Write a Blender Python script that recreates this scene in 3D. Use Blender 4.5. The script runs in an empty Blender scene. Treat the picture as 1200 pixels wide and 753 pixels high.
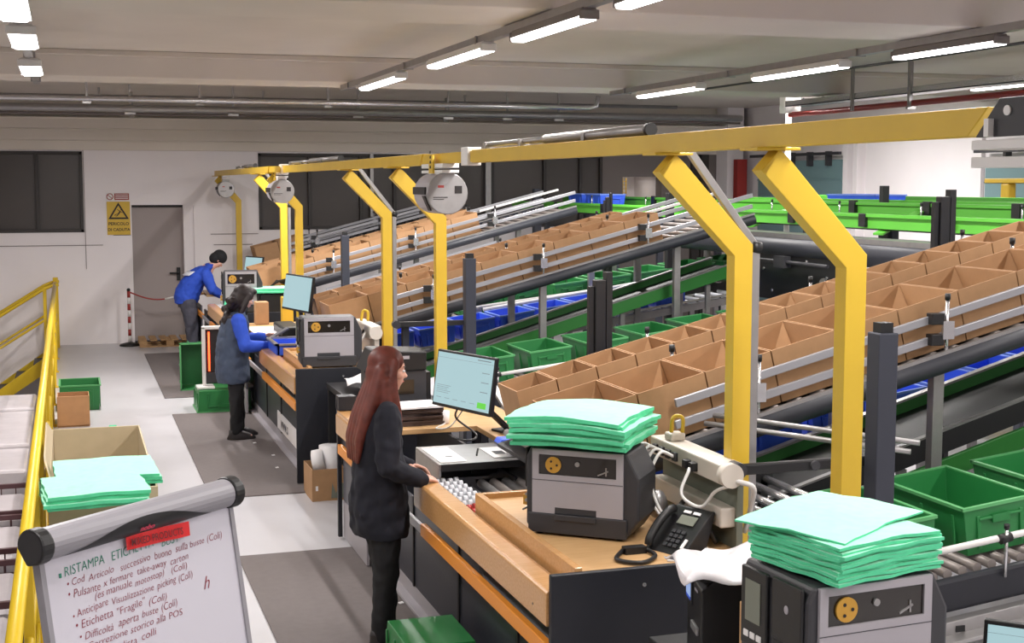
import bpy, bmesh, math, random
from mathutils import Vector, Matrix, Euler
R = math.radians
random.seed(7)
SC = bpy.context.scene
COL = SC.collection

# ------------------------------------------------------------------ camera, world, exposure
cam_d = bpy.data.cameras.new('camera')
cam_o = bpy.data.objects.new('camera', cam_d)
COL.objects.link(cam_o)
cam_o.location = (0, 0, 2.65)
cam_o.rotation_euler = (R(90 - 5.75), 0, R(-18))
cam_d.sensor_width = 36.0
cam_d.lens = 1600.0 / 1200.0 * 36.0
cam_d.clip_end = 100
SC.camera = cam_o
w = bpy.data.worlds.new('world')
SC.world = w
w.use_nodes = True
w.node_tree.nodes['Background'].inputs[0].default_value = (0.8, 0.85, 1.0, 1)
w.node_tree.nodes['Background'].inputs[1].default_value = 0.05
SC.view_settings.view_transform = 'Standard'
SC.view_settings.look = 'None'
SC.view_settings.gamma = 1.0
SC.view_settings.use_curve_mapping = False
SC.view_settings.exposure = -0.36
LAMP_W = 74.0          # watts of one ceiling lamp
LAMP_COL = (1.0, 0.955, 0.93)

# ------------------------------------------------------------------ materials
def lin(c):
    return tuple(((v / 255.0) / 12.92 if v / 255.0 <= 0.04045 else ((v / 255.0 + 0.055) / 1.055) ** 2.4) for v in c)

MATS = {}
def mat(name, rgb, rough=0.5, metal=0.0, noise=0.0, scale=8.0, emit=0.0, emit_rgb=None, trans=0.0, bump=0.0, coat=0.0, spec=0.5, rgb2=None):
    if name in MATS:
        return MATS[name]
    m = bpy.data.materials.new(name)
    m.use_nodes = True
    nt = m.node_tree
    b = nt.nodes['Principled BSDF']
    c = lin(rgb)
    b.inputs['Base Color'].default_value = (*c, 1)
    b.inputs['Roughness'].default_value = rough
    b.inputs['Metallic'].default_value = metal
    b.inputs['Specular IOR Level'].default_value = spec
    if coat:
        b.inputs['Coat Weight'].default_value = coat
    if trans:
        b.inputs['Transmission Weight'].default_value = trans
    if emit:
        b.inputs['Emission Color'].default_value = (*(lin(emit_rgb) if emit_rgb else c), 1)
        b.inputs['Emission Strength'].default_value = emit
    if noise or bump:
        tc = nt.nodes.new('ShaderNodeTexCoord')
        n = nt.nodes.new('ShaderNodeTexNoise')
        n.inputs['Scale'].default_value = scale
        n.inputs['Detail'].default_value = 6
        nt.links.new(tc.outputs['Object'], n.inputs['Vector'])
        if noise:
            r = nt.nodes.new('ShaderNodeValToRGB')
            c2 = lin(rgb2) if rgb2 else tuple(max(0, v * (1 - noise)) for v in c)
            c3 = c if rgb2 else tuple(min(1, v * (1 + noise * 0.6)) for v in c)
            r.color_ramp.elements[0].position = 0.3
            r.color_ramp.elements[1].position = 0.7
            r.color_ramp.elements[0].color = (*c2, 1)
            r.color_ramp.elements[1].color = (*c3, 1)
            nt.links.new(n.outputs['Fac'], r.inputs['Fac'])
            nt.links.new(r.outputs['Color'], b.inputs['Base Color'])
        if bump:
            bp = nt.nodes.new('ShaderNodeBump')
            bp.inputs['Strength'].default_value = bump
            bp.inputs['Distance'].default_value = 0.01
            nt.links.new(n.outputs['Fac'], bp.inputs['Height'])
            nt.links.new(bp.outputs['Normal'], b.inputs['Normal'])
    MATS[name] = m
    return m

def wood(name, a, b_, scale=6.0, stretch=(1, 14, 14), rough=0.38):
    if name in MATS:
        return MATS[name]
    m = mat(name, a, rough)
    nt = m.node_tree
    b = nt.nodes['Principled BSDF']
    tc = nt.nodes.new('ShaderNodeTexCoord')
    mp = nt.nodes.new('ShaderNodeMapping')
    mp.inputs['Scale'].default_value = stretch
    n = nt.nodes.new('ShaderNodeTexNoise')
    n.inputs['Scale'].default_value = scale
    n.inputs['Detail'].default_value = 5
    r = nt.nodes.new('ShaderNodeValToRGB')
    r.color_ramp.elements[0].color = (*lin(a), 1)
    r.color_ramp.elements[1].color = (*lin(b_), 1)
    r.color_ramp.elements[0].position = 0.3
    r.color_ramp.elements[1].position = 0.72
    nt.links.new(tc.outputs['Object'], mp.inputs['Vector'])
    nt.links.new(mp.outputs['Vector'], n.inputs['Vector'])
    nt.links.new(n.outputs['Fac'], r.inputs['Fac'])
    nt.links.new(r.outputs['Color'], b.inputs['Base Color'])
    return m

M_FLOOR = mat('floor_paint', (194, 193, 197), 0.32, noise=0.06, scale=1.5)
M_WALL = mat('white_wall', (236, 231, 233), 0.75, noise=0.03, scale=1.2)
M_WALLGREY = mat('grey_wall', (122, 114, 112), 0.8, noise=0.06, scale=1.5)
M_CONC = mat('concrete', (204, 196, 187), 0.85, noise=0.07, scale=0.9)
M_CONC2 = mat('concrete_ledge', (222, 214, 204), 0.85, noise=0.06, scale=0.9)
M_DARKGLASS = mat('dark_pane', (66, 60, 58), 0.35, noise=0.1, scale=1.0)
M_MULL = mat('mullion', (48, 44, 43), 0.5)
M_GREYMET = mat('galvanised', (158, 156, 156), 0.38, 0.7, noise=0.08, scale=12)
M_STEEL = mat('bright_steel', (205, 205, 208), 0.25, 0.85)
M_ALU = mat('aluminium', (164, 164, 170), 0.4, 0.5)
M_WHITEMET = mat('white_enamel', (222, 220, 218), 0.4)
M_YEL = mat('yellow_paint', (208, 172, 50), 0.42, noise=0.05, scale=5)
M_YELR = mat('yellow_rail', (222, 188, 40), 0.35, noise=0.04, scale=6)
M_NAVY = mat('navy_panel', (22, 24, 33), 0.5)
M_PILLAR = mat('slate_post', (44, 47, 58), 0.55)
M_BLACK = mat('black_plastic', (19, 19, 21), 0.45)
M_BLACKM = mat('black_metal', (26, 26, 29), 0.5)
M_DGREY = mat('dark_grey', (50, 50, 54), 0.5)
M_GREY = mat('printer_grey', (160, 156, 162), 0.5)
M_TUBE = mat('conveyor_tube', (40, 42, 50), 0.48)
M_CARD = mat('cardboard', (168, 130, 93), 0.78, noise=0.07, scale=14)
M_CARD2 = mat('cardboard_old', (172, 128, 88), 0.78, noise=0.08, scale=10)
M_CARDIN = mat('cardboard_pale', (186, 170, 140), 0.8, noise=0.05, scale=9)
M_GTOTE = mat('green_tote', (36, 118, 60), 0.4, noise=0.06, scale=5)
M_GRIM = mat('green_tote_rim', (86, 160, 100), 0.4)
M_BTOTE = mat('blue_tote', (56, 96, 222), 0.4, noise=0.06, scale=5)
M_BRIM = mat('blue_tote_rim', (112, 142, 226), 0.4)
M_BELTG = mat('belt_green', (86, 172, 54), 0.45, noise=0.04, scale=4)
M_DARKGRN = mat('dark_green_rail', (44, 112, 48), 0.42)
M_MAT = mat('anti_fatigue_mat', (104, 97, 96), 0.9, noise=0.06, scale=20)
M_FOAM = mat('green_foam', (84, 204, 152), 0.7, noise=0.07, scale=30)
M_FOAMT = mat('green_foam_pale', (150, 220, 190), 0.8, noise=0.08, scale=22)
M_WOOD = wood('oak_worktop', (202, 164, 118), (186, 146, 98))
M_WOODF = wood('oak_fascia', (202, 156, 104), (184, 136, 84), rough=0.25)
M_ORANGE = mat('orange_strip', (222, 140, 44), 0.4)
M_LOWGREY = mat('lower_panel', (86, 86, 94), 0.45)
M_LOWBLUE = mat('lower_panel_dark', (44, 47, 56), 0.4)
M_PAPER = mat('white_paper', (232, 230, 232), 0.6)
M_PLASTW = mat('white_film', (232, 228, 232), 0.28, bump=0.5, scale=9, coat=0.3)
M_SKIN = mat('skin', (222, 170, 150), 0.55)
M_NAVYCL = mat('navy_cloth', (21, 22, 34), 0.9, noise=0.15, scale=25)
M_BLACKCL = mat('black_cloth', (24, 24, 28), 0.85, noise=0.15, scale=25)
M_BLUECL = mat('blue_cloth', (40, 78, 190), 0.8, noise=0.1, scale=18)
M_VEST = mat('vest_cloth', (64, 76, 98), 0.8, noise=0.1, scale=18)
M_GREYCL = mat('grey_cloth', (72, 72, 84), 0.85, noise=0.1, scale=18)
M_AUBURN = mat('auburn_hair', (104, 46, 36), 0.5, noise=0.35, scale=22)
M_BRUNET = mat('dark_hair', (36, 24, 24), 0.55, noise=0.3, scale=30)
M_SHOE = mat('shoe', (44, 40, 42), 0.6)
M_RED = mat('red_paint', (150, 44, 40), 0.5)
M_REDTAPE = mat('red_tape', (216, 40, 44), 0.35)
M_INKR = mat('red_ink', (132, 42, 58), 0.6)
M_INKG = mat('green_ink', (40, 128, 104), 0.6)
M_BLACKINK = mat('black_ink', (30, 24, 24), 0.6)
M_BOARD = mat('whiteboard', (196, 194, 204), 0.4)
M_BOARDGREY = mat('board_grey', (140, 138, 144), 0.4)
M_SCREEN = mat('lit_screen', (30, 32, 34), 0.3, emit=1.0, emit_rgb=(188, 224, 230))
M_SCREENG = mat('screen_green', (96, 200, 70), 0.3, emit=0.5)
M_SCREENL = mat('screen_line', (120, 140, 150), 0.3, emit=0.3)
M_SCREENB = mat('screen_blue', (150, 176, 226), 0.3, emit=0.6)
M_LAMP = mat('lamp_diffuser', (255, 250, 250), 0.4, emit=15.0)
M_LAMPBODY = mat('lamp_body', (120, 114, 112), 0.5)
M_TEAL = mat('teal_door', (112, 142, 146), 0.6)
M_DOOR = mat('grey_door', (158, 148, 146), 0.55)
M_PALLET = wood('pallet_wood', (196, 160, 116), (164, 126, 86), rough=0.8)
M_WRAP = mat('stretch_wrap', (206, 200, 204), 0.3, noise=0.12, scale=4, bump=0.6, coat=0.3)
M_WIRE = mat('crate_wire', (84, 56, 60), 0.5, 0.3)
M_WHEEL = mat('skate_wheel', (206, 208, 214), 0.4)
M_REDWHEEL = mat('red_wheel', (176, 44, 36), 0.4)
M_ROLLER = mat('roller', (150, 142, 138), 0.4, 0.3)
M_SPOOL = mat('yellow_spool', (190, 142, 50), 0.5)
M_WINDOW = mat('smoked_window', (34, 29, 25), 0.2, coat=0.4)
M_GLOW = mat('heater_glow', (255, 84, 40), 0.4, emit=5.0)
M_BROWNPAPER = mat('dark_paperboard', (74, 58, 54), 0.7)
M_CREAM = mat('cream_plastic', (206, 198, 188), 0.45)
M_OLIVE = mat('olive_board', (112, 116, 104), 0.6)
M_STRIPE = mat('reflective_strip', (220, 222, 232), 0.3)

# ------------------------------------------------------------------ mesh builder
class MB:
    def __init__(s):
        s.v, s.f, s.mi, s.sm = [], [], [], []
    def add(s, vs, fs, mi=0, smooth=False):
        o = len(s.v)
        s.v += [tuple(p) for p in vs]
        for f in fs:
            s.f.append([i + o for i in f]); s.mi.append(mi); s.sm.append(smooth)
        return s
    def bx(s, x0, x1, y0, y1, z0, z1, mi=0, M=None):
        vs = [Vector(p) for p in ((x0,y0,z0),(x1,y0,z0),(x1,y1,z0),(x0,y1,z0),(x0,y0,z1),(x1,y0,z1),(x1,y1,z1),(x0,y1,z1))]
        if M is not None: vs = [M @ p for p in vs]
        return s.add(vs, [(3,2,1,0),(4,5,6,7),(0,1,5,4),(1,2,6,5),(2,3,7,6),(3,0,4,7)], mi)
    def bar(s, p, q, w_, h, mi=0, up=(0,0,1)):
        p, q = Vector(p), Vector(q)
        d = (q - p).normalized()
        upv = Vector(up)
        side = d.cross(upv)
        if side.length < 1e-4: side = d.cross(Vector((1,0,0)))
        side.normalize()
        u = side.cross(d).normalized()
        a, b = side * w_ / 2, u * h / 2
        vs = [p-a-b, p+a-b, p+a+b, p-a+b, q-a-b, q+a-b, q+a+b, q-a+b]
        return s.add(vs, [(0,1,2,3),(7,6,5,4),(0,4,5,1),(1,5,6,2),(2,6,7,3),(3,7,4,0)], mi)
    def tube(s, p, q, r, n=10, r2=None, mi=0, smooth=True):
        p, q = Vector(p), Vector(q)
        r2 = r if r2 is None else r2
        d = (q - p).normalized()
        a = d.cross(Vector((0,0,1)))
        if a.length < 1e-4: a = d.cross(Vector((1,0,0)))
        a.normalize(); b = d.cross(a)
        vs = []
        for c, rr in ((p, r), (q, r2)):
            for i in range(n):
                t = 2*math.pi*i/n
                vs.append(c + (a*math.cos(t) + b*math.sin(t))*rr)
        s.add(vs, [(i, (i+1)%n, n+(i+1)%n, n+i) for i in range(n)], mi, smooth)
        o = len(s.v) - 2*n
        s.f.append([o+i for i in reversed(range(n))]); s.mi.append(mi); s.sm.append(False)
        s.f.append([o+n+i for i in range(n)]); s.mi.append(mi); s.sm.append(False)
        return s
    def path(s, pts, r, n=8, mi=0):
        pts = [Vector(p) for p in pts]
        rings = []
        a = None
        for i, p in enumerate(pts):
            d = (pts[min(i+1, len(pts)-1)] - pts[max(i-1, 0)]).normalized()
            if a is None:
                a = d.cross(Vector((0,0,1)))
                if a.length < 1e-3: a = d.cross(Vector((1,0,0)))
            a = (a - d*a.dot(d)).normalized()
            b = d.cross(a)
            rings.append([p + (a*math.cos(2*math.pi*k/n) + b*math.sin(2*math.pi*k/n))*r for k in range(n)])
        return s.rings(rings, mi, True)
    def rings(s, rings, mi=0, smooth=True, caps=True):
        n = len(rings[0]); vs = [p for rg in rings for p in rg]; fs = []
        for i in range(len(rings)-1):
            for k in range(n):
                fs.append((i*n+k, i*n+(k+1)%n, (i+1)*n+(k+1)%n, (i+1)*n+k))
        s.add(vs, fs, mi, smooth)
        if caps:
            o = len(s.v) - len(vs)
            s.f.append([o+k for k in reversed(range(n))]); s.mi.append(mi); s.sm.append(smooth)
            o2 = len(s.v) - n
            s.f.append([o2+k for k in range(n)]); s.mi.append(mi); s.sm.append(smooth)
        return s
    def loft(s, rows, n=16, mi=0):
        """rows: (centre, rx, ry) horizontal ellipses"""
        rg = []
        for c, rx, ry in rows:
            rg.append([Vector((c[0]+rx*math.cos(2*math.pi*k/n), c[1]+ry*math.sin(2*math.pi*k/n), c[2])) for k in range(n)])
        return s.rings(rg, mi)
    def prism(s, poly, ext, mi=0):
        poly = [Vector(p) for p in poly]; e = Vector(ext); n = len(poly)
        vs = poly + [p+e for p in poly]
        return s.add(vs, [tuple(reversed(range(n))), tuple(range(n, 2*n))] + [(i, (i+1)%n, n+(i+1)%n, n+i) for i in range(n)], mi)
    def ball(s, c, r, M=None, nu=14, nv=9, mi=0):
        rx, ry, rz = (r, r, r) if isinstance(r, (int, float)) else r
        c = Vector(c); rg = []
        for j in range(1, nv):
            t = math.pi*j/nv
            row = []
            for k in range(nu):
                p = Vector((rx*math.sin(t)*math.cos(2*math.pi*k/nu), ry*math.sin(t)*math.sin(2*math.pi*k/nu), -rz*math.cos(t)))
                row.append(c + (M @ p if M is not None else p))
            rg.append(row)
        return s.rings(rg, mi)
    def lathe(s, prof, c=(0,0,0), n=20, mi=0, M=None):
        c = Vector(c); rg = []
        for r, z in prof:
            row = []
            for k in range(n):
                p = Vector((r*math.cos(2*math.pi*k/n), r*math.sin(2*math.pi*k/n), z))
                row.append(c + (M @ p if M is not None else p))
            rg.append(row)
        return s.rings(rg, mi)
    def capsule(s, p, r1, q, r2, n=12):
        p, q = Vector(p), Vector(q)
        d = (q-p).normalized()
        a = d.cross(Vector((0,0,1)))
        if a.length < 1e-3: a = d.cross(Vector((1,0,0)))
        a.normalize(); b = d.cross(a); rg = []
        for t in (-0.95, -0.7, -0.3, 0):
            rr = r1*math.sqrt(max(0, 1-t*t)); c = p + d*r1*t
            rg.append([c + (a*math.cos(2*math.pi*k/n)+b*math.sin(2*math.pi*k/n))*rr for k in range(n)])
        for t in (0, 0.3, 0.7, 0.95):
            rr = r2*math.sqrt(max(0, 1-t*t)); c = q + d*r2*t
            rg.append([c + (a*math.cos(2*math.pi*k/n)+b*math.sin(2*math.pi*k/n))*rr for k in range(n)])
        return s.rings(rg)
    def mesh(s, name, mats):
        me = bpy.data.meshes.new(name)
        me.from_pydata(s.v, [], s.f)
        for m in (mats if isinstance(mats, (list, tuple)) else [mats]):
            me.materials.append(m)
        me.polygons.foreach_set('material_index', s.mi)
        me.polygons.foreach_set('use_smooth', s.sm)
        bm = bmesh.new(); bm.from_mesh(me)
        bmesh.ops.recalc_face_normals(bm, faces=bm.faces)
        bm.to_mesh(me); bm.free()
        me.update()
        return me
    def build(s, name, mats, parent=None, bevel=0.0, label=None, loc=None, rz=None):
        o = bpy.data.objects.new(name, s.mesh(name, mats))
        COL.objects.link(o)
        if parent is not None: o.parent = parent
        if loc is not None: o.location = loc
        if rz is not None: o.rotation_euler = (0, 0, rz)
        if bevel:
            b = o.modifiers.new('bevel', 'BEVEL'); b.width = bevel; b.segments = 2; b.limit_method = 'ANGLE'; b.angle_limit = R(40)
        if label: o['label'] = label
        return o

def tag(o, label, cat, group=None, kind=None):
    o['label'] = label; o['category'] = cat
    if group: o['group'] = group
    if kind: o['kind'] = kind
    return o
def spline(pts, k=6):
    """smooth run of points through the given ones"""
    P = [Vector(p) for p in pts]; P = [P[0]*2-P[1]] + P + [P[-1]*2-P[-2]]; out = []
    for i in range(1, len(P)-2):
        a, b, c, d = P[i-1:i+3]
        for j in range(k):
            t = j/k; out.append(0.5*((2*b)+(c-a)*t+(2*a-5*b+4*c-d)*t*t+(3*b-a-3*c+d)*t**3))
    return out + [P[-2]]
def thing(name, label, cat, loc=(0,0,0), rz=0.0, group=None):
    o = bpy.data.objects.new(name, None)
    o.empty_display_size = 0.1
    COL.objects.link(o); o.location = loc; o.rotation_euler = (0, 0, rz)
    return tag(o, label, cat, group)
def struct(o):
    o['kind'] = 'structure'; return o
def copy_tree(o, parent=None):
    c = o.copy(); COL.objects.link(c)
    if parent is not None:
        c.parent = parent
    for ch in list(o.children):
        copy_tree(ch, c)
    return c
ORD = ['first','second','third','fourth','fifth','sixth','seventh','eighth','ninth','tenth','eleventh','twelfth','thirteenth','fourteenth','fifteenth','sixteenth','seventeenth','eighteenth','nineteenth','twentieth']

def text_mesh(mb, s, size, M, mi=0, shear=0.0, extrude=0.0, align='LEFT', offset=0.0):
    """writing: glyph faces from the built-in font, put into a builder by the matrix M"""
    cu = bpy.data.curves.new('writing', 'FONT')
    cu.body = s; cu.size = size; cu.shear = shear; cu.extrude = extrude; cu.align_x = align; cu.offset = offset
    cu.resolution_u = 3
    ob = bpy.data.objects.new('writing', cu)
    COL.objects.link(ob)
    bpy.context.view_layer.update()
    me = bpy.data.meshes.new_from_object(ob.evaluated_get(bpy.context.evaluated_depsgraph_get()))
    vs = [M @ v.co for v in me.vertices]
    mb.add(vs, [tuple(p.vertices) for p in me.polygons], mi)
    wdt = max([v.co.x for v in me.vertices], default=0)
    bpy.data.objects.remove(ob); bpy.data.curves.remove(cu); bpy.data.meshes.remove(me)
    return wdt
# ------------------------------------------------------------------ the hall
YB = 23.6; XR = 12.2; XL = -5.0; YF = -3.5; ZC = 4.06; XE = -0.28; ZLOW = -1.6
def wall_cells(mb, u0, u1, z0, z1, holes, put):
    us = sorted({u0, u1} | {h[0] for h in holes} | {h[1] for h in holes})
    zs = sorted({z0, z1} | {h[2] for h in holes} | {h[3] for h in holes})
    for i in range(len(us)-1):
        for j in range(len(zs)-1):
            cu, cz = (us[i]+us[i+1])/2, (zs[j]+zs[j+1])/2
            if any(h[0] < cu < h[1] and h[2] < cz < h[3] for h in holes): continue
            put(us[i], us[i+1], zs[j], zs[j+1])

fl = MB()
fl.bx(XE, XR+0.2, YF-0.2, YB+0.2, -0.25, 0)
fl.bx(XL-0.2, XE, YF-0.2, YB+0.2, ZLOW-0.2, ZLOW)
fl.bx(XE-0.02, XE, YF-0.2, YB, ZLOW, -0.25)
struct(fl.build('floor', M_FLOOR))
DOOR = (1.02, 2.03, 0.0, 2.30); W1 = (-2.4, 0.26, 1.86, 3.18); W2 = (3.12, 9.42, 1.87, 3.17); NICHE = (9.83, 10.62, 2.2, 2.78)
wb = MB()
wall_cells(wb, XL-0.2, 9.42, ZLOW, 3.2, [DOOR, W1, W2], lambda a,b,c,d: wb.bx(a, b, YB, YB+0.28, c, d))
struct(wb.build('wall_back', M_WALL))
wg = MB()
wall_cells(wg, 9.42, XR+0.2, 0, 3.2, [NICHE], lambda a,b,c,d: wg.bx(a, b, YB, YB+0.28, c, d))
struct(wg.build('wall_back', M_WALLGREY))
ww = MB(); ww.bx(XL-0.2, XR+0.2, YB, YB+0.28, 3.2, ZC)
struct(ww.build('wall_back', M_CONC2))
ws = MB(); ws.bx(XR, XR+0.2, YF, YB, 0, ZC); struct(ws.build('wall_right', M_WALL))
ws = MB(); ws.bx(XL-0.2, XL, YF, YB, ZLOW, ZC); struct(ws.build('wall_left', M_WALL))
ws = MB(); ws.bx(XL-0.2, XR+0.2, YF-0.2, YF, ZLOW, ZC); struct(ws.build('wall_front', M_WALL))
ce = MB(); ce.bx(XL-0.2, XR+0.2, YF-0.2, YB+0.3, ZC, ZC+0.2); struct(ce.build('ceiling', M_CONC))
# ceiling beams across the hall: trapezoidal concrete ribs
for i, (y0, y1, zb) in enumerate(((15.4, 16.3, 3.79), (8.7, 9.7, 3.80), (2.2, 3.2, 3.80))):
    b = MB()
    b.prism([(XL, y0, zb), (XL, y1, zb), (XL, y1+0.12, ZC), (XL, y0-0.12, ZC)], (XR-XL, 0, 0))
    b.bx(XL, XR, y0-0.16, y0-0.10, ZC-0.06, ZC)
    struct(b.build('trim_%d' % (i+1), M_CONC, bevel=0.01))
# ledges along the back wall, stepping out towards the ceiling
for i, (y0, z0, z1) in enumerate(((23.54, 3.2, 3.36), (23.40, 3.36, 3.54), (23.22, 3.54, 3.72))):
    b = MB(); b.bx(XL, XR, y0, YB+0.02, z0, z1)
    b.bx(XL, XR, y0-0.03, YB, z1-0.025, z1)
    struct(b.build('trim_%d' % (i+4), M_CONC2, bevel=0.006))
b = MB(); b.bx(11.72, 12.05, 23.1, 23.55, 0, ZC); struct(b.build('trim_7', M_WALL))
b = MB(); b.bx(11.2, 11.36, 23.5, 23.6, 0, 3.2); b.bx(11.4,11.55,23.52,23.6,0,3.2); struct(b.build('trim_8', M_MULL))
# fine seams and the cable duct on the white wall
b = MB()
for (x0, x1, z) in ((-2.4, 0.55, 1.64), (0.72, 1.0, 1.8), (2.3, 3.1, 1.80), (2.35, 3.0, 1.62)):
    b.bx(x0, x1, 23.585, 23.6, z, z+0.010)
b.bx(0.272, 0.281, 23.588, 23.6, 1.25, 3.2)
struct(b.build('trim_9', M_WALLGREY))
# window fields: dark glazing behind slim frames
def window(n, X0, X1, Z0, Z1, nm, mull):
    f = MB()
    for (a, b_, c, d) in ((X0, X1, Z0, Z0+0.05), (X0, X1, Z1-0.05, Z1), (X0, X0+0.05, Z0, Z1), (X1-0.05, X1, Z0, Z1)):
        f.bx(a, b_, YB-0.02, YB+0.1, c, d)
    for mx in mull: f.bx(mx-0.03, mx+0.03, YB-0.01, YB+0.1, Z0+0.05, Z1-0.05)
    o = struct(f.build('window_%d' % n, M_MULL, bevel=0.004))
    p = MB(); p.bx(X0, X1, YB+0.06, YB+0.09, Z0, Z1); p.build('window_pane', M_DARKGLASS, o)
    return o
window(1, *W1, 1, [-1.1, -0.45])
w2 = window(2, *W2, 2, [4.0, 4.9, 5.5, 7.3, 8.3, 9.0])
p = MB(); p.bx(7.15, 7.25, YB-0.08, YB, W2[2]-0.1, W2[3]+0.03); p.bx(5.05, 5.11, YB-0.06, YB, W2[2], W2[3]); p.build('window_post', M_GREYMET, w2)
# deep-set grey door with lever handle
d = MB(); d.bx(DOOR[0], 1.86, YB+0.2, YB+0.25, 0.01, 2.27)
do = struct(d.build('door_1', M_DOOR, bevel=0.004))
f = MB(); f.bx(1.86, DOOR[1], YB+0.04, YB+0.27, 0, 2.3); f.build('door_jamb', M_WALL, do)
f = MB(); f.bx(DOOR[0], 1.9, YB+0.17, YB+0.27, 2.26, 2.30); f.build('door_frame', M_DGREY, do)
h = MB(); h.bx(1.74, 1.80, YB+0.17, YB+0.2, 1.02, 1.24); h.tube((1.77, YB+0.19, 1.15), (1.77, YB+0.11, 1.15), 0.014); h.tube((1.78, YB+0.12, 1.15), (1.62, YB+0.12, 1.15), 0.014)
h.build('door_handle', M_BLACK, do)
# niche in the grey wall with pale back, brightened by an added area light, yellow mesh inside
n = MB()
for a in ((NICHE[0]-.1, NICHE[1]+.1, YB+1.3, YB+1.4, NICHE[2]-.1, NICHE[3]+.1), (NICHE[0]-.1, NICHE[0], YB+.28, YB+1.4, NICHE[2]-.1, NICHE[3]+.1), (NICHE[1], NICHE[1]+.1, YB+.28, YB+1.4, NICHE[2]-.1, NICHE[3]+.1), (NICHE[0], NICHE[1], YB+.28, YB+1.4, NICHE[2]-.1, NICHE[2]), (NICHE[0], NICHE[1], YB+.28, YB+1.4, NICHE[3], NICHE[3]+.1)):
    n.bx(*a)
wn = struct(n.build('window_3', M_WALL))
g = MB()
for k in range(7): g.bx(NICHE[0]+0.02+k*0.07, NICHE[0]+0.035+k*0.07, YB+.9, YB+.92, NICHE[2], NICHE[3]-0.02)
for k in range(8): g.bx(NICHE[0]+0.02, NICHE[0]+0.46, YB+.9, YB+.92, NICHE[2]+k*0.07, NICHE[2]+0.012+k*0.07)
g.build('window_grille', M_YEL, wn)
ld = bpy.data.lights.new('niche_fill', 'AREA'); ld.energy = 1.5; ld.size = 0.5; ld.color = (1, .95, .85)  # added fill light, makes the inside of the opening look bright
lo = bpy.data.objects.new('niche_fill', ld); COL.objects.link(lo); lo.location = (10.2, YB+0.7, NICHE[3]-0.02); lo.parent = wn

# teal sliding doors and white panel joints on the side wall
for i, (y0, y1, z1) in enumerate(((19.75, 22.6, 3.05), (13.4, 16.05, 3.0))):
    t = MB(); t.bx(XR-0.10, XR-0.02, y0, y1, 0, z1)
    t.bx(XR-0.12, XR-0.10, y0, y1, z1-0.34, z1-0.32)
    o = struct(t.build('door_%d' % (i+2), M_TEAL, bevel=0.004))
    r = MB(); r.bar((XR-0.2, y0-0.1, z1+0.10), (XR-0.2, y1+0.1, z1+0.10), 0.06, 0.05); 
    for k in range(4): r.bx(XR-0.2, XR-0.1, y0+0.3+k*0.6, y0+0.36+k*0.6, z1-0.1, z1+0.14)
    r.build('door_track', M_DGREY, o)
t = MB()
for y in (19.2, 19.5): t.bx(XR-0.16, XR, y, y+0.12, 0, 3.4)
struct(t.build('trim_10', M_WALL))
t = MB(); t.bx(XR-0.06, XR, 16.2, 19.1, 0, 3.45); struct(t.build('trim_11', M_WALL, bevel=0.004))
t = MB(); t.bx(XR-0.16, XR, YF, 23.2, 3.46, 3.60); struct(t.build('trim_12', M_WALL, bevel=0.01))

# pipes, tray and conduits
def pipe_run(name, label, pts, r, m, hang=(), cat='pipe', grp=None):
    o = MB().path(pts, r, 10).build(name, m)
    tag(o, label, cat, grp)
    for (x, y, z, top) in hang:
        h = MB(); h.bx(x-0.015, x+0.015, y-0.012, y+0.012, z-r-0.03, top); h.bx(x-r-.02, x+r+.02, y-.02, y+.02, z-r-.03, z-r)
        h.build('pipe_hanger', M_GREYMET, o)
    return o
hx = [0.9, 2.35, 4.2, 5.6, 6.55, 7.4]
pipe_run('ceiling_pipe', 'slim grey pipe under the ceiling, topmost of the runs before the back wall', [(XL, 21.2, 3.93), (9.8, 21.2, 3.93)], 0.03, M_GREYMET, [(x-1.5, 21.2, 3.93, ZC) for x in (2.0, 4.4, 7.6)], grp='pipe runs before the back wall')
pipe_run('ceiling_pipe', 'bright steel pipe under the ceiling ending in an upward elbow at the lamp row', [(XL, 19.6, 3.80), (7.6, 19.6, 3.80), (7.72, 19.6, 3.83), (7.75, 19.6, 3.98)], 0.035, M_STEEL, [(x, 19.6, 3.80, ZC) for x in (0.3, 1.8, 3.6)], grp='pipe runs before the back wall')
pipe_run('ceiling_pipe', 'thick grey insulated pipe running before the back wall below the steel pipe', [(XL, 20.4, 3.72), (10.6, 20.4, 3.72)], 0.055, M_GREYMET, [(x, 20.4, 3.72, ZC) for x in hx], grp='pipe runs before the back wall')
pipe_run('ceiling_pipe', 'thin dark pipe, lowest of the runs before the back wall', [(XL, 22.0, 3.72), (11.4, 22.0, 3.72)], 0.022, M_WALLGREY, [(1.0, 22.0, 3.72, ZC), (6.0, 22.0, 3.72, ZC)], grp='pipe runs before the back wall')
pipe_run('red_pipe', 'dark red sprinkler pipe running under the hung cable tray', [(9.35, 4.6, 3.58), (9.35, 16.6, 3.58)], 0.036, M_RED, [(9.35, y, 3.58, ZC) for y in (7.2, 10.4, 13.8)])
ct = thing('cable_tray', 'long galvanised cable tray hung under the ceiling above the green conveyor', 'cable tray', (9.35, 4.6, 3.68))
b = MB(); b.bx(-0.13, 0.13, 0, 11.9, 0, 0.012); b.bx(-0.13, -0.12, 0, 11.9, 0, 0.075); b.bx(0.12, 0.13, 0, 11.9, 0, 0.075); b.build('tray_channel', M_STEEL, ct)
for y in (2.6, 5.6, 9.0, 10.2):
    b = MB(); b.bx(-0.16, -0.13, y, y+0.04, -0.14, 0.38); b.build('tray_hanger', M_GREYMET, ct)
vc = MB(); vc.tube((9.50, 16.9, 0), (9.50, 16.9, ZC), 0.04); tag(vc.build('riser_pipe', M_WHITEMET), 'white vertical riser pipe before the teal door beside the cable tray end', 'pipe')
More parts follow.
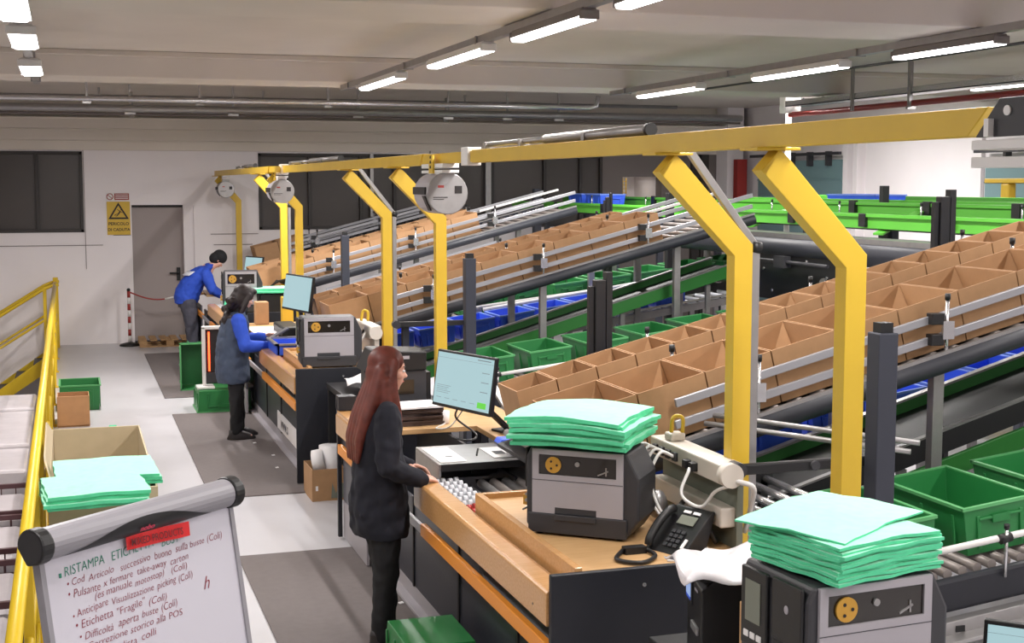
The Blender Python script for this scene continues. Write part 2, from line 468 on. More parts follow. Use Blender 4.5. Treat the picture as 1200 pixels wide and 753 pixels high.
jb = thing('junction_box', 'white junction box with a cable loop at the end of the cable tray', 'junction box', (9.35, 16.6, 3.62))
b = MB(); b.bx(-0.12, 0.12, -0.08, 0.08, -0.02, 0.2); b.build('box_body', M_WHITEMET, jb, bevel=0.01)
b = MB(); b.path(spline([(0.05, -0.08, 0.1), (0.1, -0.4, 0.22), (0.1, -0.9, 0.1)]), 0.01); b.build('cable', M_BLACK, jb)
vp = MB(); vp.bx(XR-0.45, XR-0.25, 22.75, 22.9, 0, 3.1); tag(vp.build('red_post', M_RED), 'dark red upright post standing by the back corner of the hall', 'post')

# ------------------------------------------------------------------ ceiling lamps and their trunking
def lamp(x, y, z, L, label, group, dark=False, w_=0.13, en=1.0):
    t = thing('ceiling_lamp', label, 'ceiling light', (x, y, z), 0, group)
    b = MB(); b.prism([(-w_*.5, -L/2, 0.02), (w_*.5, -L/2, 0.02), (w_*.36, -L/2, 0.075), (-w_*.36, -L/2, 0.075)], (0, L, 0))
    for s in (-1, 1): b.bx(-w_*.5, w_*.5, s*L/2-0.012, s*L/2+0.012, 0.0, 0.06)
    b.build('lamp_body', M_LAMPBODY if dark else M_WHITEMET, t, bevel=0.006)
    d_ = MB(); d_.prism([(-w_*.47, -L/2, 0.02), (-w_*.36, -L/2, -0.006), (w_*.36, -L/2, -0.006), (w_*.47, -L/2, 0.02)], (0, L, 0))
    d_.build('lamp_diffuser', M_LAMP, t, bevel=0.006)
    for s in (-0.3, 0.3):
        c = MB(); c.bx(-0.012, 0.012, s*L-0.012, s*L+0.012, 0.07, 0.077); c.build('lamp_clip', M_GREYMET, t)
    l = bpy.data.lights.new('lamp_light', 'AREA'); l.shape = 'RECTANGLE'; l.size = w_*0.7; l.size_y = L*0.96
    l.energy = LAMP_W*en; l.color = LAMP_COL; l.spread = R(175)
    o = bpy.data.objects.new('lamp_light', l); COL.objects.link(o); o.parent = t; o.location = (0, 0, -0.012)
    return t
G1 = 'strip lights on the trunking above the stations'; G2 = 'strip lights on the trunking above the conveyors'; G3 = 'square lights by the side aisle'
for i, (y, L, dk, lab) in enumerate(((13.85, 1.7, False, 'white strip light at the far end of the trunking above the stations'),
        (10.95, 1.65, False, 'white strip light on the station trunking, second from the far end'),
        (8.7, 1.4, True, 'grey bodied strip light on the station trunking, third from the far end'),
        (6.75, 1.4, True, 'grey bodied strip light cut by the top frame edge above the yellow beam'))):
    lamp(3.1, y, 3.66, L, lab, G1, dk)
for y in (4.2, 1.6, -1.0): lamp(3.1, y, 3.66, 1.4, 'strip light on the station trunking behind the viewer', G1, True)
for i, (y, L, dk, lab) in enumerate(((14.2, 1.6, False, 'white strip light on the conveyor trunking, the one at its far end'),
        (11.35, 1.6, False, 'white strip light in the middle of the conveyor trunking'),
        (9.1, 1.3, True, 'grey bodied strip light on the conveyor trunking close to the red pipe wall'))):
    lamp(6.47, y, 3.658, L, lab, G2, dk)
for y in (6.6, 4.0, 1.2): lamp(6.47, y, 3.658, 1.4, 'strip light on the conveyor trunking outside the view', G2, True)
for i, (x, y, lab) in enumerate(((-0.27, 13.19, 'small white square light over the aisle, lowest of three in the picture'), (-0.26, 10.52, 'small white square light over the aisle, second of the three'), (-0.27, 8.67, 'small white square light over the aisle at the top corner of the picture'))):
    lamp(x, y, 3.66, 1.05, lab, G3, False, 0.2, 0.8)
for y in (6.0, 3.0): lamp(-0.27, y, 3.66, 1.0, 'square light over the aisle outside the view', G3, False, 0.2, 0.8)
for (x, y) in ((0.4, 17.0), (3.4, 17.0), (6.6, 17.0), (9.6, 17.0)): lamp(x, y, 3.985, 1.2, 'added strip light behind the ceiling beam, unseen, brightening the back wall', 'added strip lights behind the ceiling beam', True, 0.16, 2.9)  # unseen lamps added behind the beam to brighten the back wall
for y in (12.5, 7.0, 2.0): lamp(9.8, y, 3.70, 1.5, 'strip light near the side wall outside the view', 'strip lights near the side wall', True)
for (x, z, y1, lab) in ((3.1, 3.758, 15.9, 'grey cable trunking carrying the strip lights above the packing stations'), (6.47, 3.765, 15.9, 'grey cable trunking carrying the strip lights above the conveyors'), (-0.27, 3.758, 15.9, 'grey cable trunking carrying the small square lights')):
    tr = MB(); tr.bx(x-0.035, x+0.035, YF+0.05, y1, z-0.028, z+0.03)
    for yy in (y1-0.5, y1-3.2, y1-5.6):
        tr.bx(x-0.05, x+0.05, yy, yy+0.03, z-0.036, z+0.031)
    tag(tr.build('cable_trunking', M_GREYMET), lab, 'cable trunking')
wr = MB(); wr.path([(6.9, 14.9, 3.72), (6.86, 10.0, 3.70), (6.9, 4.0, 3.72)], 0.012); tag(wr.build('power_cable', M_BLACK), 'thin black cable hanging beside the conveyor trunking', 'cable')

# ------------------------------------------------------------------ signs on the back wall
s = thing('warning_sign', 'yellow fall hazard sign reading PERICOLO DI CADUTA beside the grey door', 'sign', (0.81, YB, 2.09))
b = MB(); b.bx(-0.185, 0.185, -0.012, 0, -0.28, 0.27); b.build('sign_board', M_YEL, s, bevel=0.003)
b = MB()
tri = [(-0.165, -0.02), (0.165, -0.02), (0, 0.255)]
inn = [(-0.118, 0.008), (0.118, 0.008), (0, 0.205)]
for k in range(3):
    a, c, d_, e = tri[k], tri[(k+1) % 3], inn[(k+1) % 3], inn[k]
    b.add([(a[0], -0.0135, a[1]), (c[0], -0.0135, c[1]), (d_[0], -0.0135, d_[1]), (e[0], -0.0135, e[1])], [(0,1,2,3)])
def stroke(mb, p, q, w_, y=-0.0135):
    p, q = Vector((p[0], 0, p[1])), Vector((q[0], 0, q[1])); d_ = (q-p).normalized(); n_ = Vector((-d_.z, 0, d_.x))*w_/2
    mb.add([Vector((0,y,0))+v for v in (p-n_, q-n_, q+n_, p+n_)], [(0,1,2,3)])
for p, q, w_ in (((-0.005, 0.06), (0.03, 0.11), 0.022), ((0.03, 0.11), (0.0, 0.125), 0.01), ((0.0,0.125),(-0.02,0.145),0.009), ((0.03, 0.105), (0.065, 0.085), 0.01), ((-0.005, 0.06), (-0.04, 0.06), 0.012), ((-0.04, 0.06), (-0.065, 0.04), 0.011), ((-0.005, 0.06), (-0.02, 0.035), 0.012), ((-0.02, 0.035), (-0.045, 0.03), 0.011), ((0.04,0.125),(0.05,0.14),0.022)):
    stroke(b, p, q, w_)
b.build('hazard_symbol', M_BLACKINK, s)
b = MB(); XZ = Matrix.Rotation(R(90), 4, 'X')
text_mesh(b, 'PERICOLO', 0.070, Matrix.Translation((0, -0.0135, -0.12)) @ XZ, align='CENTER', offset=0.0015)
text_mesh(b, 'DI CADUTA', 0.066, Matrix.Translation((0, -0.0135, -0.215)) @ XZ, align='CENTER', offset=0.0015)
b.build('sign_lettering', M_BLACKINK, s)
s = thing('prohibition_sign', 'small white and red prohibition sign above the yellow fall hazard sign', 'sign', (0.82, YB, 2.44))
b = MB(); b.bx(-0.2, 0.17, -0.01, 0, -0.062, 0.062); b.build('sign_board', M_WHITEMET, s, bevel=0.002)
b = MB()
for k in range(20):
    a0, a1 = 2*math.pi*k/20, 2*math.pi*(k+1)/20
    b.add([(-0.14+r_*math.cos(a), -0.0115, r_*math.sin(a)) for a, r_ in ((a0, .056), (a1, .056), (a1, .042), (a0, .042))], [(0,1,2,3)])
stroke(b, (-0.175, 0.03), (-0.105, -0.03), 0.011, -0.0115)
b.add([(-0.07, -0.0115, -0.054), (0.165, -0.0115, -0.054), (0.165, -0.0115, 0.054), (-0.07, -0.0115, 0.054)], [(0,1,2,3)])
b.build('red_marking', M_RED, s)
b = MB()
for z in (0.022, -0.008, -0.034): b.bx(-0.055, 0.15, -0.0135, -0.0125, z, z+0.012)
b.build('sign_lettering', M_WHITEMET, s)

# ------------------------------------------------------------------ side aisle: railing, stair, mats
rl = thing('railing', 'long yellow steel railing along the edge of the platform', 'railing', (-0.225, 0, 0))
for z, r_ in ((1.05, 0.03), (0.55, 0.022)):
    MB().tube((0, 3.4, z), (0, 23.3, z), r_).build('rail', M_YELR, rl)
b = MB(); b.bx(-0.006, 0.006, 3.4, 23.3, 0.0, 0.16); b.build('toe_board', M_YELR, rl)
for k in range(14):
    y = 3.5+k*1.52
    b = MB(); b.bx(-0.025, 0.025, y-0.025, y+0.025, 0, 1.03); b.bx(-0.05, 0.05, y-0.06, y+0.06, 0, 0.012); b.build('railing_post', M_YELR, rl, bevel=0.004)
b = MB(); b.bx(-0.03, 0.05, 23.3, 23.38, 0, 1.14); b.build('end_post', M_YELR, rl, bevel=0.006)
st = thing('staircase', 'yellow steel stair with grey treads going down from the platform by the wall', 'staircase', (XE, 22.6, 0))
SL = -0.72
for y in (0.0, 0.86):
    b = MB(); b.prism([(0, y, -0.02), (0, y, -0.24), (-2.05, y, -1.6), (-2.3, y, -1.6), (-0.02, y, 0.0)], (0, 0.03, 0)); b.build('stringer', M_YELR, st)
for k in range(7):
    b = MB(); b.bx(-0.28*k-0.3, -0.28*k, 0.03, 0.86, -0.2*(k+1)-0.02, -0.2*(k+1)+0.02); b.build('tread', M_DGREY, st)
for y in (0.02, 0.86):
    b = MB(); b.path([(0.12, y, 1.07), (0.0, y, 1.05), (-0.12, y, 1.0), (-2.2, y, 1.0-2.08*0.62)], 0.026); b.build('handrail', M_YELR, st)
    b = MB(); b.tube((-0.1, y, 0.52), (-2.2, y, 0.52-2.1*0.62), 0.02); b.build('mid_rail', M_YELR, st)
    for x in (-0.1, -1.1, -2.1):
        zt = 1.0+(x+0.12)*0.62
        b = MB(); b.bx(x-0.02, x+0.02, y-0.02, y+0.02, zt-1.25, zt); b.build('stair_post', M_YELR, st)
MG = 'grey floor mats along the stations'
for i, (x0, x1, y0, y1, lab) in enumerate(((1.08, 2.0, 5.1, 9.66, 'dark grey floor mat under the red haired worker at the first station'), (1.08, 2.0, 11.55, 16.0, 'dark grey floor mat under the worker in the vest'), (1.08, 2.0, 17.27, 21.93, 'dark grey floor mat before the worker in the blue jacket'))):
    m = MB(); m.prism([(x0, y0, 0), (x1, y0, 0), (x1, y1, 0), (x0, y1, 0)], (0, 0, 0.012)); tag(m.build('floor_mat', M_MAT, bevel=0.006), lab, 'floor mat', MG)
# scraps of paper lying on the middle mat and by the first station
for i, (x, y, lab) in enumerate(((1.83, 13.2, 'tiny white paper scrap on the middle mat, the one by the sill'), (1.74, 13.9, 'tiny white paper scrap on the middle mat by the shoes'), (1.78, 12.6, 'tiny white paper scrap low on the middle mat'), (1.92, 8.2, 'white paper scrap on the mat beside the red haired worker'))):
    m = MB(); m.prism([(x, y, .013), (x+.03, y+.01, .013), (x+.025, y+.04, .016), (x-.005, y+.03, .014)], (0, 0, 0.004)); tag(m.build('paper_scrap', M_PAPER), lab, 'paper scrap', 'paper scraps on the mats')

# wrapped pallets on the lower level
WG = 'wrapped pallets on the lower level'
def wrapped(y, h, lab):
    t = thing('wrapped_pallet', lab, 'wrapped goods', (-0.93, y, ZLOW), 0, WG)
    p = MB()
    for yy in (-0.5, 0, 0.42): p.bx(-0.5, 0.5, yy, yy+0.1, 0, 0.1)
    for k in range(7): p.bx(-0.5+k*0.145, -0.38+k*0.145, -0.55, 0.55, 0.1, 0.125)
    p.build('pallet_base', M_PALLET, t)
    c = MB(); c.loft([((0, 0, 0.125), .62, .68), ((0, 0, 0.3), .64, .7), ((0, 0, h-0.05), .63, .69), ((0, 0, h), .6, .66)], 4)
    b = MB(); b.bx(-0.5, 0.5, -0.56, 0.56, 0.125, h)
    o = b.build('wrapped_load', M_WRAP, t, bevel=0.03)
    for k in range(3):
        s_ = MB(); s_.bx(-0.506, 0.506, -0.566, 0.566, 0.35+k*0.45, 0.36+k*0.45); s_.build('wrap_fold', M_GREYMET, t)
for i, (y, h) in enumerate(((17.5, 1.62), (16.3, 1.6), (15.1, 1.63), (13.9, 1.6))):
    wrapped(y, h, 'pallet of goods in white stretch film, %s from the stair' % ORD[i])
def crate(y, h, lab):
    t = thing('wire_crate', lab, 'wire crate', (-0.9, y, ZLOW), 0, 'wire crates on the lower level')
    b = MB()
    for z in [0.1 + k*(h-0.1)/8 for k in range(9)]:
        for (a, c) in (((-.5, -.55, z), (.5, -.55, z)), ((.5, -.55, z), (.5, .55, z)), ((-.5, .55, z), (.5, .55, z)), ((-.5, -.55, z), (-.5, .55, z))): b.bar(a, c, 0.014, 0.014)
    for k in range(9):
        for (x, y_) in ((-.5+k*.125, -.55), (-.5+k*.125, .55), (-.5, -.55+k*.1375), (.5, -.55+k*.1375)): b.bar((x, y_, 0.1), (x, y_, h), 0.01, 0.01)
    b.build('wire_mesh', M_WIRE, t)
    b = MB()
    for z in (h, ): 
        b.bar((-.5, -.55, z), (.5, -.55, z), 0.04, 0.04); b.bar((-.5, .55, z), (.5, .55, z), 0.04, 0.04); b.bar((-.5, -.55, z), (-.5, .55, z), 0.04, 0.04); b.bar((.5, -.55, z), (.5, .55, z), 0.04, 0.04)
    for x in (-.5, .5):
        for y_ in (-.55, .55): b.bar((x, y_, 0), (x, y_, h), 0.04, 0.04)
    b.build('crate_frame', M_WIRE, t)
    b = MB(); b.bx(-0.47, 0.47, -0.52, 0.52, 0.1, h-0.06); b.build('wrapped_load', M_WRAP, t, bevel=0.05)
for i, (y, h) in enumerate(((12.55, 1.5), (11.3, 1.5), (10.05, 1.45), (8.8, 1.5))):
    crate(y, h, 'dark wire crate with film wrapped goods, %s beyond the flip chart from the wrapped pallets' % ORD[i])
# ------------------------------------------------------------------ packing stations: local x into the station, y along the aisle, origin at the near front corner
def make_station(label, x, y, sign=False, deep=0.955):
    t = thing('packing_station', label, 'packing station', (x, y, 0), 0, 'packing stations in a row')
    p = MB(); p.bx(0.0, 0.99, 0, 0.03, 0.02, 1.035); p.build('end_panel', M_NAVY, t, bevel=0.004)
    p = MB(); p.tube((0.42, -0.004, 0.96), (0.42, 0.005, 0.96), 0.009); p.build('panel_screw', M_STEEL, t)
    p = MB(); p.bx(0.0, 0.03, 4.72, 4.76, 0.02, 1.06); p.bx(0.0, 0.13, 4.66, 4.78, 0.985, 1.09); p.build('end_post', M_NAVY, t, bevel=0.004)
    for (a, b_) in ((0.0, 2.32), (4.22, 4.72)):
        p = MB(); p.prism([(-0.012, (0.031 if a == 0 else a), 0.81), (0.012, (0.031 if a == 0 else a), 0.81), (0.012, (0.031 if a == 0 else a), 0.925), (0.095, (0.031 if a == 0 else a), 0.945), (0.095, (0.031 if a == 0 else a), 0.965), (0.0, (0.031 if a == 0 else a), 0.962), (-0.012, (0.031 if a == 0 else a), 0.95)], (0, b_-(0.031 if a == 0 else a), 0))
        p.build('front_ledge', M_WOODF, t, bevel=0.004)
    p = MB(); p.tube((-0.013, 0.2, 0.86), (-0.008, 0.2, 0.86), 0.006); p.build('ledge_screw', M_DGREY, t)
    for (a, b_) in ((0.05, 2.2), (3.3, 4.7)):
        p = MB(); p.bx(-0.005, 0.03, a, b_, 0.66, 0.73); p.build('orange_strip', M_ORANGE, t, bevel=0.004)
    p = MB(); p.bx(-0.003, 0.02, 2.2, 3.3, 0.67, 0.72); p.build('steel_strip', M_ALU, t, bevel=0.003)
    p = MB(); p.bx(0.08, 0.10, 0.03, 1.25, 0.60, 0.82); p.build('upper_panel', M_LOWGREY, t)
    p = MB(); p.bx(0.04, 0.06, 3.9, 4.72, 0.30, 0.8); p.build('side_panel', M_LOWGREY, t)
    p = MB(); p.bx(0.04, 0.06, 3.9, 4.72, 0.02, 0.295); p.build('pale_panel', M_GREY, t)
    p = MB(); p.bx(0.16, 0.18, 0.03, 4.72, 0.12, 0.68); p.build('lower_panel', M_LOWBLUE, t)
    for k in range(4):
        s_ = MB(); s_.bx(0.15, 0.162, 0.9+k*1.05, 0.93+k*1.05, 0.12, 0.7); s_.build('panel_joint', M_BLACKM, t)
    p = MB(); p.prism([(0.16, 0.03, 0.0), (0.16, 0.03, 0.12), (0.2, 0.03, 0.12), (0.2, 0.03, 0)], (0, 4.69, 0)); p.bx(0.1, 0.2, 0.03, 4.72, 0.0, 0.03); p.build('kick_strip', M_GREY, t, bevel=0.004)
    # raised wooden block by the end panel, with a step plank
    p = MB(); p.bx(0.15, deep, 0.03, 1.5, 0.95, 1.02); p.build('worktop', M_WOOD, t, bevel=0.003)
    p = MB(); p.bx(0.115, 0.15, 0.03, 1.5, 0.93, 1.05); p.bx(0.15, 0.75, 1.47, 1.5, 0.9, 1.05); p.build('step_plank', M_WOODF, t, bevel=0.004)
    p = MB(); p.bx(0.13, deep-0.01, 0.05, 1.48, 0.6, 0.95); p.build('block_carcass', M_NAVY, t)
    # roller bay
    p = MB(); p.bx(0.13, 0.75, 1.5, 2.36, 0.80, 0.83); p.bx(0.095, 0.105, 1.5, 2.36, 0.80, 0.94); p.bx(0.31, 0.34, 1.5, 2.36, 0.83, 0.9); p.bx(0.74, 0.76, 1.5, 2.9, 0.8, 0.95); p.build('roller_bay', M_BLACKM, t, bevel=0.003)
    for k in range(9):
        a = MB(); a.tube((0.105, 1.56+k*0.095, 0.925), (0.27, 1.56+k*0.095, 0.925), 0.008)
        for q in range(4): a.tube((0.115+q*0.04, 1.56+k*0.095+(q % 2)*0.02, 0.925), (0.138+q*0.04, 1.56+k*0.095+(q % 2)*0.02, 0.925), 0.028, 12)
        a.build('skate_wheel', M_REDWHEEL if k < 2 else M_WHEEL, t)
    for k in range(5):
        a = MB(); a.tube((0.4+k*0.075, 1.53, 0.905), (0.4+k*0.075, 2.34, 0.905), 0.027, 12); a.build('roller', M_ROLLER if k % 2 else M_GREYMET, t)
    # back worktop in an L
    p = MB(); p.bx(0.12, 0.97, 3.78, 4.72, 0.945, 0.98); p.bx(0.80, 1.18, 2.5, 4.72, 0.9452, 0.9802); p.build('back_worktop', M_WOOD, t, bevel=0.003)
    p = MB(); p.bx(0.0, 0.13, 4.2, 4.72, 0.945, 0.98); p.build('worktop_front', M_WOODF, t, bevel=0.003)
    for (lx, ly) in ((0.88, 2.6), (1.1, 4.6), (1.1, 2.6), (0.88, 4.05)):
        p = MB(); p.bx(lx-0.03, lx+0.03, ly-0.03, ly+0.03, 0, 0.945); p.build('leg', M_NAVY, t, bevel=0.004)
    p = MB(); p.bx(0.60, 0.62, 2.3, 4.7, 0.05, 0.93); p.build('rear_panel', M_NAVY, t)
    if sign:
        p = MB(); p.bx(0.148, 0.158, 0.95, 2.2, 0.14, 0.32)
        p.build('white_placard', M_PAPER, t)
        q = MB(); MT = Matrix.Translation((0.1465, 1.95, 0.18)) @ Matrix(((0,0,-1,0),(-1,0,0,0),(0,1,0,0),(0,0,0,1)))
        text_mesh(q, 'www.s', 0.17, MT, offset=0.002); q.build('placard_lettering', M_LOWBLUE, t)
    return t
make_station('packing station with oak ledge where the red haired worker stands', 1.86, 5.2)
make_station('packing station with black end panel where the worker in the vest stands', 1.86, 11.85, True)
make_station('packing station before the grey door where the worker in the blue jacket bends', 1.86, 17.3, False, 0.80)

# ------------------------------------------------------------------ label printers. local: side with window looks to -y, front looks to -x
def make_printer(label, loc, rz, L=0.5, W=0.30, H=0.41, grp='grey label printers', band=0.105, front=True, dark=False):
    t = thing('label_printer', label, 'label printer', loc, rz, grp)
    b = MB()
    prof = [(0.0, 0.012), (L, 0.012), (L+0.06, 0.10), (L+0.06, H*0.72), (L, H), (0.0, H), (-0.02, H-0.05), (-0.02, 0.05)]
    b.prism([(x, 0.012, z) for x, z in prof], (0, W-0.012, 0)); b.build('printer_body', M_DGREY if not dark else M_BLACK, t, bevel=0.012)
    g = M_GREY if not dark else M_DGREY
    wx0, wx1, wz0, wz1 = 0.10*L, 0.90*L, H*0.70, H*0.93
    s = MB()
    # side panel with a window opening and a finger recess
    nx0, nx1 = L*0.27, L*0.70
    for (a, c, d, e) in ((0.015, L-0.015, H*0.93, H-0.004), (0.015, wx0, wz0, wz1), (wx1, L-0.015, wz0, wz1), (0.015, L-0.015, band+0.03, wz0), (0.015, nx0, band, band+0.03), (nx1, L-0.015, band, band+0.03)):
        s.bx(a, c, 0, 0.014, d, e)
    s.build('side_panel', g, t)
    s = MB(); s.bx(0.015, L-0.015, -0.0015, 0.002, H*0.635, H*0.640); s.build('panel_seam', M_DGREY, t)
    s = MB(); s.bx(-0.004, L+0.004, -0.004, 0.014, 0.012, band-0.002)
    s.bx(nx0, nx1, 0.002, 0.014, band-0.002, band+0.03); s.bx(nx0, nx1, -0.012, 0.0, band-0.03, band+0.0); s.build('base_band', M_DGREY if not dark else M_BLACK, t, bevel=0.004)
    s = MB(); s.bx(wx0, wx1, 0.008, 0.013, wz0, wz1); win = s.build('window', M_WINDOW, t)
    s = MB(); cx, cz, r = wx0+0.17*(wx1-wx0)/0.9, (wz0+wz1)/2, (wz1-wz0)*0.40
    s.tube((cx, 0.009, cz), (cx, -0.001, cz), r, 24)
    for a in (0.0, 2.1, 4.2): s.tube((cx+r*0.5*math.cos(a), 0, cz+r*0.5*math.sin(a)), (cx+r*0.5*math.cos(a), -0.003, cz+r*0.5*math.sin(a)), r*0.15, 8, mi=2)
    s.build('ribbon_spool', [M_SPOOL, M_GREYMET, M_BLACKINK], win)
    s = MB(); s.tube((wx0+0.5*(wx1-wx0), 0.009, cz+0.01), (wx0+0.5*(wx1-wx0), 0.0, cz+0.01), r*0.3, 14); s.build('media_hub', M_GREYMET, win)
    s = MB(); s.bar((wx1-0.09, 0.006, wz0+0.012), (wx1-0.04, 0.006, wz0+0.035), 0.004, 0.006); s.bar((wx1-0.05, 0.006, wz0+0.012), (wx1-0.05, 0.006, wz0+0.05), 0.004, 0.006); s.build('media_arm', M_GREYMET, win)
    if front:
        f = MB(); f.bx(-0.035, -0.018, W*0.56, W*0.94, H*0.36, H*0.97); bez = f.build('display_bezel', M_BLACK, t, bevel=0.006)
        f = MB(); f.bx(-0.038, -0.034, W*0.64, W*0.86, H*0.56, H*0.88); f.build('display', M_OLIVE, bez)
        for k in range(3):
            f = MB(); f.bx(-0.039, -0.034, W*0.62+k*W*0.095, W*0.62+k*W*0.095+W*0.07, H*0.43, H*0.48); f.build('button', M_WHITEMET, bez, bevel=0.002)
        f = MB(); f.bx(-0.032, -0.018, 0.03, W*0.5, H*0.52, H*0.98); f.build('front_cover', M_BLACK, t, bevel=0.006)
        f = MB(); f.bx(-0.022, -0.018, 0.03, W*0.5, 0.06, H*0.5); f.build('print_slot', M_BLACKM, t)
        f = MB(); f.tube((-0.03, 0.04, H*0.36), (-0.03, W*0.48, H*0.36), 0.008); f.tube((-0.045, 0.04, H*0.25), (-0.045, W*0.5, H*0.25), 0.005); f.tube((-0.03, 0.05, H*0.42), (-0.03, W*0.48, H*0.42), 0.01); f.build('tear_bar', M_GREYMET, t)
        f = MB(); f.bx(-0.05, -0.02, 0.05, 0.075, H*0.3, H*0.42); f.build('print_lever', M_SPOOL, t, bevel=0.003)
        f = MB(); f.ball((-0.033, W*0.28, H*0.78), (0.003, 0.012, 0.014)); f.build('maker_emblem', M_GREY, t)
    for (x, y) in ((0.04, 0.04), (L-0.04, 0.04), (0.04, W-0.04), (L-0.04, W-0.04)):
        f = MB(); f.tube((x, y, 0), (x, y, 0.014), 0.016); f.build('foot', M_BLACK, t)
    return t
make_printer('grey label printer on the oak block beside the desk telephone', (2.015, 5.942, 1.02), R(-39.2), L=0.47)
make_printer('grey label printer on the block above the black end panel', (1.95, 12.0, 1.02), R(-4), L=0.47, W=0.3, H=0.45)
make_printer('grey label printer on the third station beside the blue jacket', (1.86, 17.5, 1.02), R(-6), L=0.42, W=0.3, H=0.53)
make_printer('big grey and black label printer carrying the tall foam stack', (2.115, 3.536, 1.01), R(4.5), L=0.45, W=0.39, H=0.425)
# dark printers standing between the stations
pst = thing('printer_stand', 'dark stand carrying the big printer between the stations', 'stand', (2.16, 3.38, 0))
b = MB(); b.bx(0, 0.62, 0, 1.5, 0.80, 0.85); b.build('stand_top', M_BLACKM, pst, bevel=0.004)
b = MB(); b.bx(0.62, 1.3, 0, 0.95, 0.66, 0.70); b.build('side_shelf', M_BLACKM, pst, bevel=0.004)
b = MB(); b.bx(-0.05, 0.58, 0.08, 0.62, 0.85, 1.01); b.build('riser_block', M_BLACKM, pst, bevel=0.004)
for (x, y, h_) in ((0.04, 0.04, .8), (1.26, 0.04, .66), (0.04, 1.46, .8), (0.58, 1.46, .8), (1.26, 0.9, .66)):
    b = MB(); b.bx(x-0.03, x+0.03, y-0.03, y+0.03, 0, h_); b.build('leg', M_BLACKM, pst)
pst2 = thing('printer_stand', 'dark stand behind the red haired worker holding the black printer', 'stand', (2.1, 10.1, 0))
b = MB(); b.bx(0, 0.70, 0, 1.6, 0.88, 0.93); b.build('stand_top', M_BLACKM, pst2, bevel=0.004)
b = MB(); b.bx(0.08, 0.62, 0.08, 1.52, 0.1, 0.87); b.build('stand_carcass', M_NAVY, pst2)
for (x, y) in ((0.04, 0.04), (0.66, 0.04), (0.04, 1.56), (0.66, 1.56)):
    b = MB(); b.bx(x-0.03, x+0.03, y-0.03, y+0.03, 0, 0.88); b.build('leg', M_BLACKM, pst2)

def small_printer(label, loc, rz, lit=True):
    t = thing('label_printer', label, 'label printer', loc, rz, 'black label printers')
    b = MB(); b.prism([(0, 0, 0.01), (0.36, 0, 0.01), (0.36, 0, 0.34), (0.05, 0, 0.34), (0.0, 0, 0.30)], (0, 0.26, 0)); b.build('printer_body', M_BLACK, t, bevel=0.008)
    b = MB(); b.bx(-0.008, 0.002, 0.15, 0.245, 0.20, 0.315); bez = b.build('display_bezel', M_BLACKM, t, bevel=0.003)
    b = MB(); b.bx(-0.0105, -0.007, 0.16, 0.235, 0.23, 0.305); b.build('display', M_SCREENB if lit else M_OLIVE, bez)
    b = MB(); b.bx(-0.0105, -0.007, 0.16, 0.235, 0.218, 0.228); b.build('display_bar', M_BTOTE, bez)
    b = MB(); b.bx(-0.012, 0.0, 0.03, 0.14, 0.12, 0.15); b.build('label_slot', M_GREYMET, t, bevel=0.003)
    b = MB(); b.bx(-0.003, 0.0, 0.06, 0.11, 0.275, 0.283); b.build('maker_emblem', M_GREY, t)
    b = MB(); b.bx(-0.01, 0.365, -0.005, 0.265, 0.335, 0.35); b.build('lid', M_BLACK, t, bevel=0.005)
    return t
small_printer('black label printer with blue lit display under the white film sheet', (2.19, 4.47, 0.85), R(-14))
sp2 = thing('label_printer', 'dark grey label printer with black lid behind the red haired head', 'label printer', (2.18, 10.3, 0.93), 0, 'black label printers')
b = MB(); b.bx(0, 0.46, 0, 0.3, 0.0, 0.27); b.build('printer_body', M_DGREY, sp2, bevel=0.008)
b = MB(); b.prism([(-0.04, -0.02, 0.27), (0.46, -0.02, 0.27), (0.46, -0.02, 0.42), (0.04, -0.02, 0.44)], (0, 0.34, 0)); b.build('lid', M_BLACK, sp2, bevel=0.012)
b = MB(); b.bx(0.22, 0.36, -0.006, 0.0, 0.09, 0.2); b.build('display', M_WINDOW, sp2)
b = MB(); b.bx(0.26, 0.32, -0.024, -0.02, 0.365, 0.39); b.build('maker_emblem', M_GREY, sp2)
b = MB(); b.bx(0.46, 0.5, 0.02, 0.28, 0.02, 0.25); b.build('back_housing', M_BLACK, sp2)
bxw = MB(); bxw.bx(2.27, 2.38, 4.12, 4.32, 0.85, 1.15); tag(bxw.build('wooden_block', M_WOOD), 'small brown wooden block between the black printer and the big printer', 'block')
# crumpled white film on the black printer
def sheet(name, fn, nu, nv, m, thick=0.004):
    vs, fs = [], []
    for j in range(nv+1):
        for i in range(nu+1):
            vs.append(fn(i/nu, j/nv))
    for j in range(nv):
        for i in range(nu):
            a = j*(nu+1)+i; fs.append((a, a+1, a+nu+2, a+nu+1))
    b = MB(); b.add(vs, fs, 0, True)
    o = b.build(name, m)
    s_ = o.modifiers.new('solid', 'SOLIDIFY'); s_.thickness = thick
    return o
rnd = random.Random(3)
def film(u, v):
    x = 2.09 + 0.50*u + 0.10*v; y = 4.41 + 0.40*v - 0.14*u
    e = max(abs(u-0.5), abs(v-0.5))*2
    z = 1.229 + 0.016*math.sin(7*u+3*v) + 0.012*math.sin(15*u-9*v) - (0.03*max(0, e-0.85)/0.15 if v < 0.5 or u < 0.3 else 0) + 0.05*max(0, 0.4-abs(v-0.55))
    return (x, y, z)
tag(sheet('film_sheet', film, 22, 18, M_PLASTW), 'crumpled white film sheet lying on the black printer with the blue display', 'plastic sheet')
def film2(u, v):
    return (2.14+0.26*u+.08*v, 10.95+0.55*v-0.2*u, 1.005+0.05*u+0.02*math.sin(6*u+4*v))
pp = sheet('paper_sheet', film2, 8, 8, M_PAPER, 0.003); tag(pp, 'loose white paper sheet beside the black end panel and red hair', 'paper')

